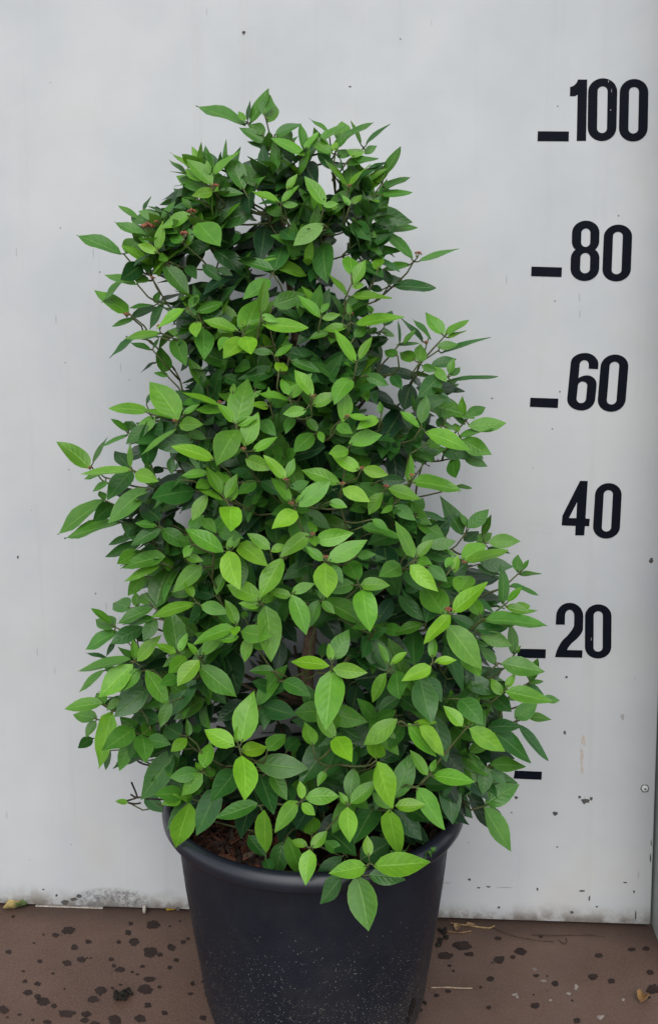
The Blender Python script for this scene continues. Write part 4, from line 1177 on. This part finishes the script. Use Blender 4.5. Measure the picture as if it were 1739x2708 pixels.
# flower bud clusters
def ball(c, r, vs, fs, n=6, m=4):
    b0 = len(vs)
    for i in range(m + 1):
        a = math.pi * i / m
        for k in range(n):
            q = 2 * math.pi * k / n
            vs.append(c + Vector((math.sin(a) * math.cos(q), math.sin(a) * math.sin(q), math.cos(a))) * r)
    for i in range(m):
        for k in range(n):
            fs.append((b0 + i * n + k, b0 + (i + 1) * n + k, b0 + (i + 1) * n + (k + 1) % n, b0 + i * n + (k + 1) % n))
rng = random.Random(3)
for ox, oy, s, txt in BUDS:
    for row in txt.split(','):
        x, y, r = [float(t) for t in row.split()]
        px, py = ox + x / s, oy + y / s
        nd = min(nodes, key=lambda q: (q['p'] - Vector((px, py))).length)
        yy = min(nd['y'] - 0.014, POT.y - front(px, py) * 0.9)
        P = at_y(px, py, yy)
        R = max(r / s * (P - CAM).dot(FW) / FPX, 0.0029) * 1.05
        vs, fs = [], []
        N = int(12 + 26 * min(1, R / 0.008))
        for i in range(N):
            a = rng.random() * 6.3; q = math.sqrt(rng.random())
            c = P + Vector((math.cos(a) * q * R, math.sin(a) * q * R * 0.8, R * 0.45 * (1 - q * q) + rng.uniform(-0.25, 0.1) * R)) - ROOT
            ball(c, R * rng.uniform(0.15, 0.25), vs, fs)
        bc = obj('flower_bud_cluster', mesh('flower_bud_cluster', vs, fs), M_bud, root)
        vs, fs = [], []
        low = nd['P'].copy()
        if (low - P).length > 0.045:
            low = P + Vector((0, 0.012, -0.02))
        for i in range(4):
            a = i * 1.57
            tube([q - ROOT for q in (P + Vector((math.cos(a) * R * 0.6, math.sin(a) * R * 0.5, 0)), P - Vector((0, 0, R * 0.9)) + (low - P) * 0.2, low)], [0.0005, 0.0007, 0.0010], 4, vs, fs)
        st = obj('flower_stalk', mesh('flower_stalk', vs, fs), M_stalk, bc)

# ------------------------------------------------------------------ small loose things
def tinted(me, cols):
    a = me.color_attributes.new('tint', 'FLOAT_COLOR', 'POINT')
    for i in range(len(me.vertices)):
        a.data[i].color = (*cols(me.vertices[i].co), 1)
def dry_leaf(name, px, py, Lm, Wm, rot, cols, label, curl=0.35, tilt=0.15, cat='fallen leaf'):
    vs, fs = [], []
    n, hf = 8, 3
    for a in range(n + 1):
        t = a / n
        wd = max(0.03, math.sin(math.pi * t ** 0.8) ** 0.9) * Wm / 2
        for b in range(-hf, hf + 1):
            u = b / hf
            z = curl * Wm * abs(u) ** 1.6 * math.sin(math.pi * t) + curl * 0.5 * Lm * (t - 0.5) ** 2 + 0.002 * noise.noise(Vector((t * 5, u * 3, px)))
            vs.append(Vector(((t - 0.5) * Lm, u * wd * (1 + 0.15 * noise.noise(Vector((t * 7, b, py)))), z)))
    k = 2 * hf + 1
    for a in range(n):
        for b in range(2 * hf):
            fs.append((a * k + b, (a + 1) * k + b, (a + 1) * k + b + 1, a * k + b + 1))
    q = Quaternion((0, 0, 1), rot) @ Quaternion((0, 1, 0), tilt)
    vs = [q @ v_ for v_ in vs]
    z0 = min(v_.z for v_ in vs)
    vs = [v_ - Vector((0, 0, z0)) for v_ in vs]
    me = mesh(name, vs, fs)
    tinted(me, cols)
    o = obj(name, me, M_debris, label=label, cat=cat, group='dead leaves on the floor')
    o.location = at_z(px, py, 0.0006)
    sm = o.modifiers.new('thickness', 'SOLIDIFY'); sm.thickness = 0.0006; sm.offset = 1
    return o
dry_leaf('fallen_leaf', 42, 2402, 0.042, 0.022, 0.15, lambda c: (0.10, 0.15, 0.05) if c.x > 0.004 else (0.42, 0.33, 0.13),
         'curled yellow and green fallen leaf against the bottom of the panel', 0.75, -0.1)
dry_leaf('fallen_leaf', 452, 2407, 0.016, 0.009, 0.1, lambda c: (0.52, 0.36, 0.03), 'small bright yellow fallen leaf beside the black pot', 0.3, 0.0)
dry_leaf('fallen_leaf', 1698, 2646, 0.026, 0.017, 1.0, lambda c: (0.33, 0.19, 0.075), 'dry tan curled leaf lying on a wet patch of the brown floor', 0.7, 0.2)
dry_leaf('leaf_scrap', 1208, 2453, 0.022, 0.011, 1.3, lambda c: (0.36, 0.24, 0.13), 'pale tan scrap of dry leaf among straw by the pot', 0.5, 0.1, 'leaf scrap')
dry_leaf('leaf_scrap', 1243, 2448, 0.017, 0.008, 0.2, lambda c: (0.26, 0.17, 0.10), 'small brown leaf scrap at the foot of the panel among straw', 0.4, 0.1, 'leaf scrap')
# the seed husk leaning at the panel foot
vs, fs = [], []
ball(Vector((0, 0, 0.0075)), 0.0075, vs, fs, 10, 8)
vs = [Vector((v_.x * 0.62 + 0.001 * noise.noise(v_ * 300), v_.y * 0.55, v_.z)) for v_ in vs]
me = mesh('seed_husk', vs, fs)
tinted(me, lambda c: (0.42, 0.39, 0.34) if abs(c.x) < 0.0028 else (0.06, 0.055, 0.045))
o = obj('seed_husk', me, M_debris, label='small pale seed husk standing at the foot of the panel', cat='seed')
o.location = at_z(383, 2416, 0.0)
def straw(name, pix, r, c, label, cat='straw', z=0.0012):
    pts = [at_z(x, y, z) for x, y in pix]
    o0 = pts[0].copy(); o0.z = 0
    vs, fs = tube([p - o0 for p in dense(pts, 4)], [r] * (4 * (len(pts) - 1) + 1), 5)
    me = mesh(name, vs, fs)
    tinted(me, lambda q: c)
    o = obj(name, me, M_debris, label=label, cat=cat, group='dry stalks and roots on the floor')
    o.location = o0
straw('straw', [(1138, 2612), (1180, 2611), (1215, 2613), (1248, 2613)], 0.0011, (0.40, 0.31, 0.22), 'single pale straw lying straight out from the pot')
straw('straw', [(1190, 2441), (1235, 2447), (1290, 2454), (1306, 2448)], 0.0014, (0.36, 0.25, 0.12), 'tan dry stalk bent along the foot of the panel')
straw('straw', [(1182, 2463), (1215, 2466), (1245, 2462)], 0.0010, (0.30, 0.19, 0.09), 'short brown stalk lying next to the pot under the leaf scraps')
straw('dry_root', [(1300, 2452), (1350, 2473), (1410, 2485), (1465, 2490)], 0.0007, (0.10, 0.065, 0.045), 'thin dark dry root curving over the floor to the right of the straw', 'root')
straw('dry_root', [(1405, 2472), (1470, 2473), (1560, 2472), (1600, 2476)], 0.0008, (0.09, 0.06, 0.045), 'dark straight dry root lying along the bottom edge of the panel', 'root')
straw('dry_root', [(1475, 2485), (1490, 2496), (1498, 2488), (1494, 2480)], 0.0006, (0.09, 0.06, 0.045), 'tiny dark hooked root piece on the bare floor', 'root')
# soil crumbs
def crumbs(name, px, py, R, n, seed, label, cat, pix=None, cs=(0.016, 0.05), zs=0.8, size=(0.0015, 0.005)):
    r = random.Random(seed)
    o0 = at_z(px, py, 0.0); vs, fs, sh = [], [], []
    for i in range(n):
        if pix:
            q = r.choice(pix)
            p = at_z(q[0] + r.uniform(-5, 5), q[1] + r.uniform(-4, 4), 0) - o0
        else:
            a = r.random() * 6.3; d = R * math.sqrt(r.random())
            p = Vector((math.cos(a) * d, math.sin(a) * d, 0))
        s = r.uniform(*size)
        b0 = len(vs)
        ball(Vector((0, 0, 0)), 1.0, vs, fs, 6, 4)
        for j in range(b0, len(vs)):
            v_ = vs[j] * (1 + 0.4 * noise.noise(vs[j] * 1.7 + Vector((i, 0, 0))))
            vs[j] = p + Vector((v_.x * s, v_.y * s * 0.8, v_.z * s * zs + s * zs * 0.85 + (r.uniform(0, 0.004) if not pix else 0)))
    me = mesh(name, vs, fs, False)
    tinted(me, lambda c: (cs[0] + 0.02 * abs(noise.noise(c * 300)), cs[0] * 0.85 + 0.017 * abs(noise.noise(c * 300)), cs[0] * 0.75))
    o = obj(name, me, M_debris, label=label, cat=cat, kind='stuff')
    o.location = o0
crumbs('soil_clod', 326, 2638, 0.011, 26, 1, 'dark crumbly soil clod alone on the brown floor', 'soil')
crumbs('soil_crumbs', 560, 2650, 0, 60, 2, 'dark soil crumbs along the left foot of the pot', 'soil', [(540, 2595), (545, 2612), (550, 2630), (556, 2650), (563, 2668), (575, 2682), (590, 2698)], size=(0.001, 0.0032))
crumbs('soil_crumbs', 1170, 2478, 0, 46, 3, 'dark reddish soil crumbs at the right foot of the pot near the panel', 'soil', [(1166, 2462), (1172, 2472), (1180, 2480), (1164, 2490), (1160, 2500), (1172, 2462)], size=(0.001, 0.0036))
crumbs('soil_crumbs', 1095, 2690, 0, 36, 4, 'dark soil crumbs below the drain hole of the pot', 'soil', [(1098, 2690), (1085, 2704), (1110, 2672), (1120, 2655)], size=(0.0008, 0.0025))
# little lobed weed growing inside the rim
wp = Vector((POT.x + 0.118, POT.y - 0.118, SOIL_Z + 0.002))
weed = obj('weed_seedling', None, label='tiny frilly leaved weed sprouting from the soil just inside the pot rim', cat='weed')
weed.location = wp
M_weed = mat_noise('weed_leaf', (0.05, 0.15, 0.03), (0.09, 0.22, 0.04), 80, 0.5, 0.3)
for k, (az, ln) in enumerate(((-0.5, 0.034), (0.7, 0.028), (-1.7, 0.026), (2.4, 0.02))):
    vs, fs = [Vector((0, 0, 0))], []
    n = 22
    for j in range(n + 1):
        a = -2.5 + 5.0 * j / n
        r = 0.011 * (1 + 0.28 * math.sin(j * 2.4))
        vs.append(Vector((ln + r * math.cos(a), r * math.sin(a), 0.030 + 0.004 * math.sin(j * 1.9))))
    vs[0] = Vector((ln - 0.004, 0, 0.031))
    for j in range(1, n + 1):
        fs.append((0, j, j + 1))
    tube([Vector((0, 0, 0)), Vector((ln * 0.4, 0, 0.02)), Vector((ln - 0.004, 0, 0.0305))], [0.0008, 0.0007, 0.0006], 4, vs, fs)
    R_ = Matrix.Rotation(az, 3, 'Z')
    obj('weed_leaf', mesh('weed_leaf', [R_ @ v_ for v_ in vs], fs), M_weed, weed)
# bare thin stem standing out of the mulch
pts = [at_z(628, 2168, SOIL_Z + 0.02), at_z(606, 2205, SOIL_Z + 0.014), at_z(583, 2250, SOIL_Z + 0.010)]
o0 = pts[2].copy()
vs, fs = tube([p - o0 for p in dense(pts, 3)], [0.0011] * 7, 5)
o = obj('dead_stalk', mesh('dry_stem', vs, fs), M_dead, label='thin bare grey stem lying on the bark mulch in the pot', cat='stem')
o.location = o0
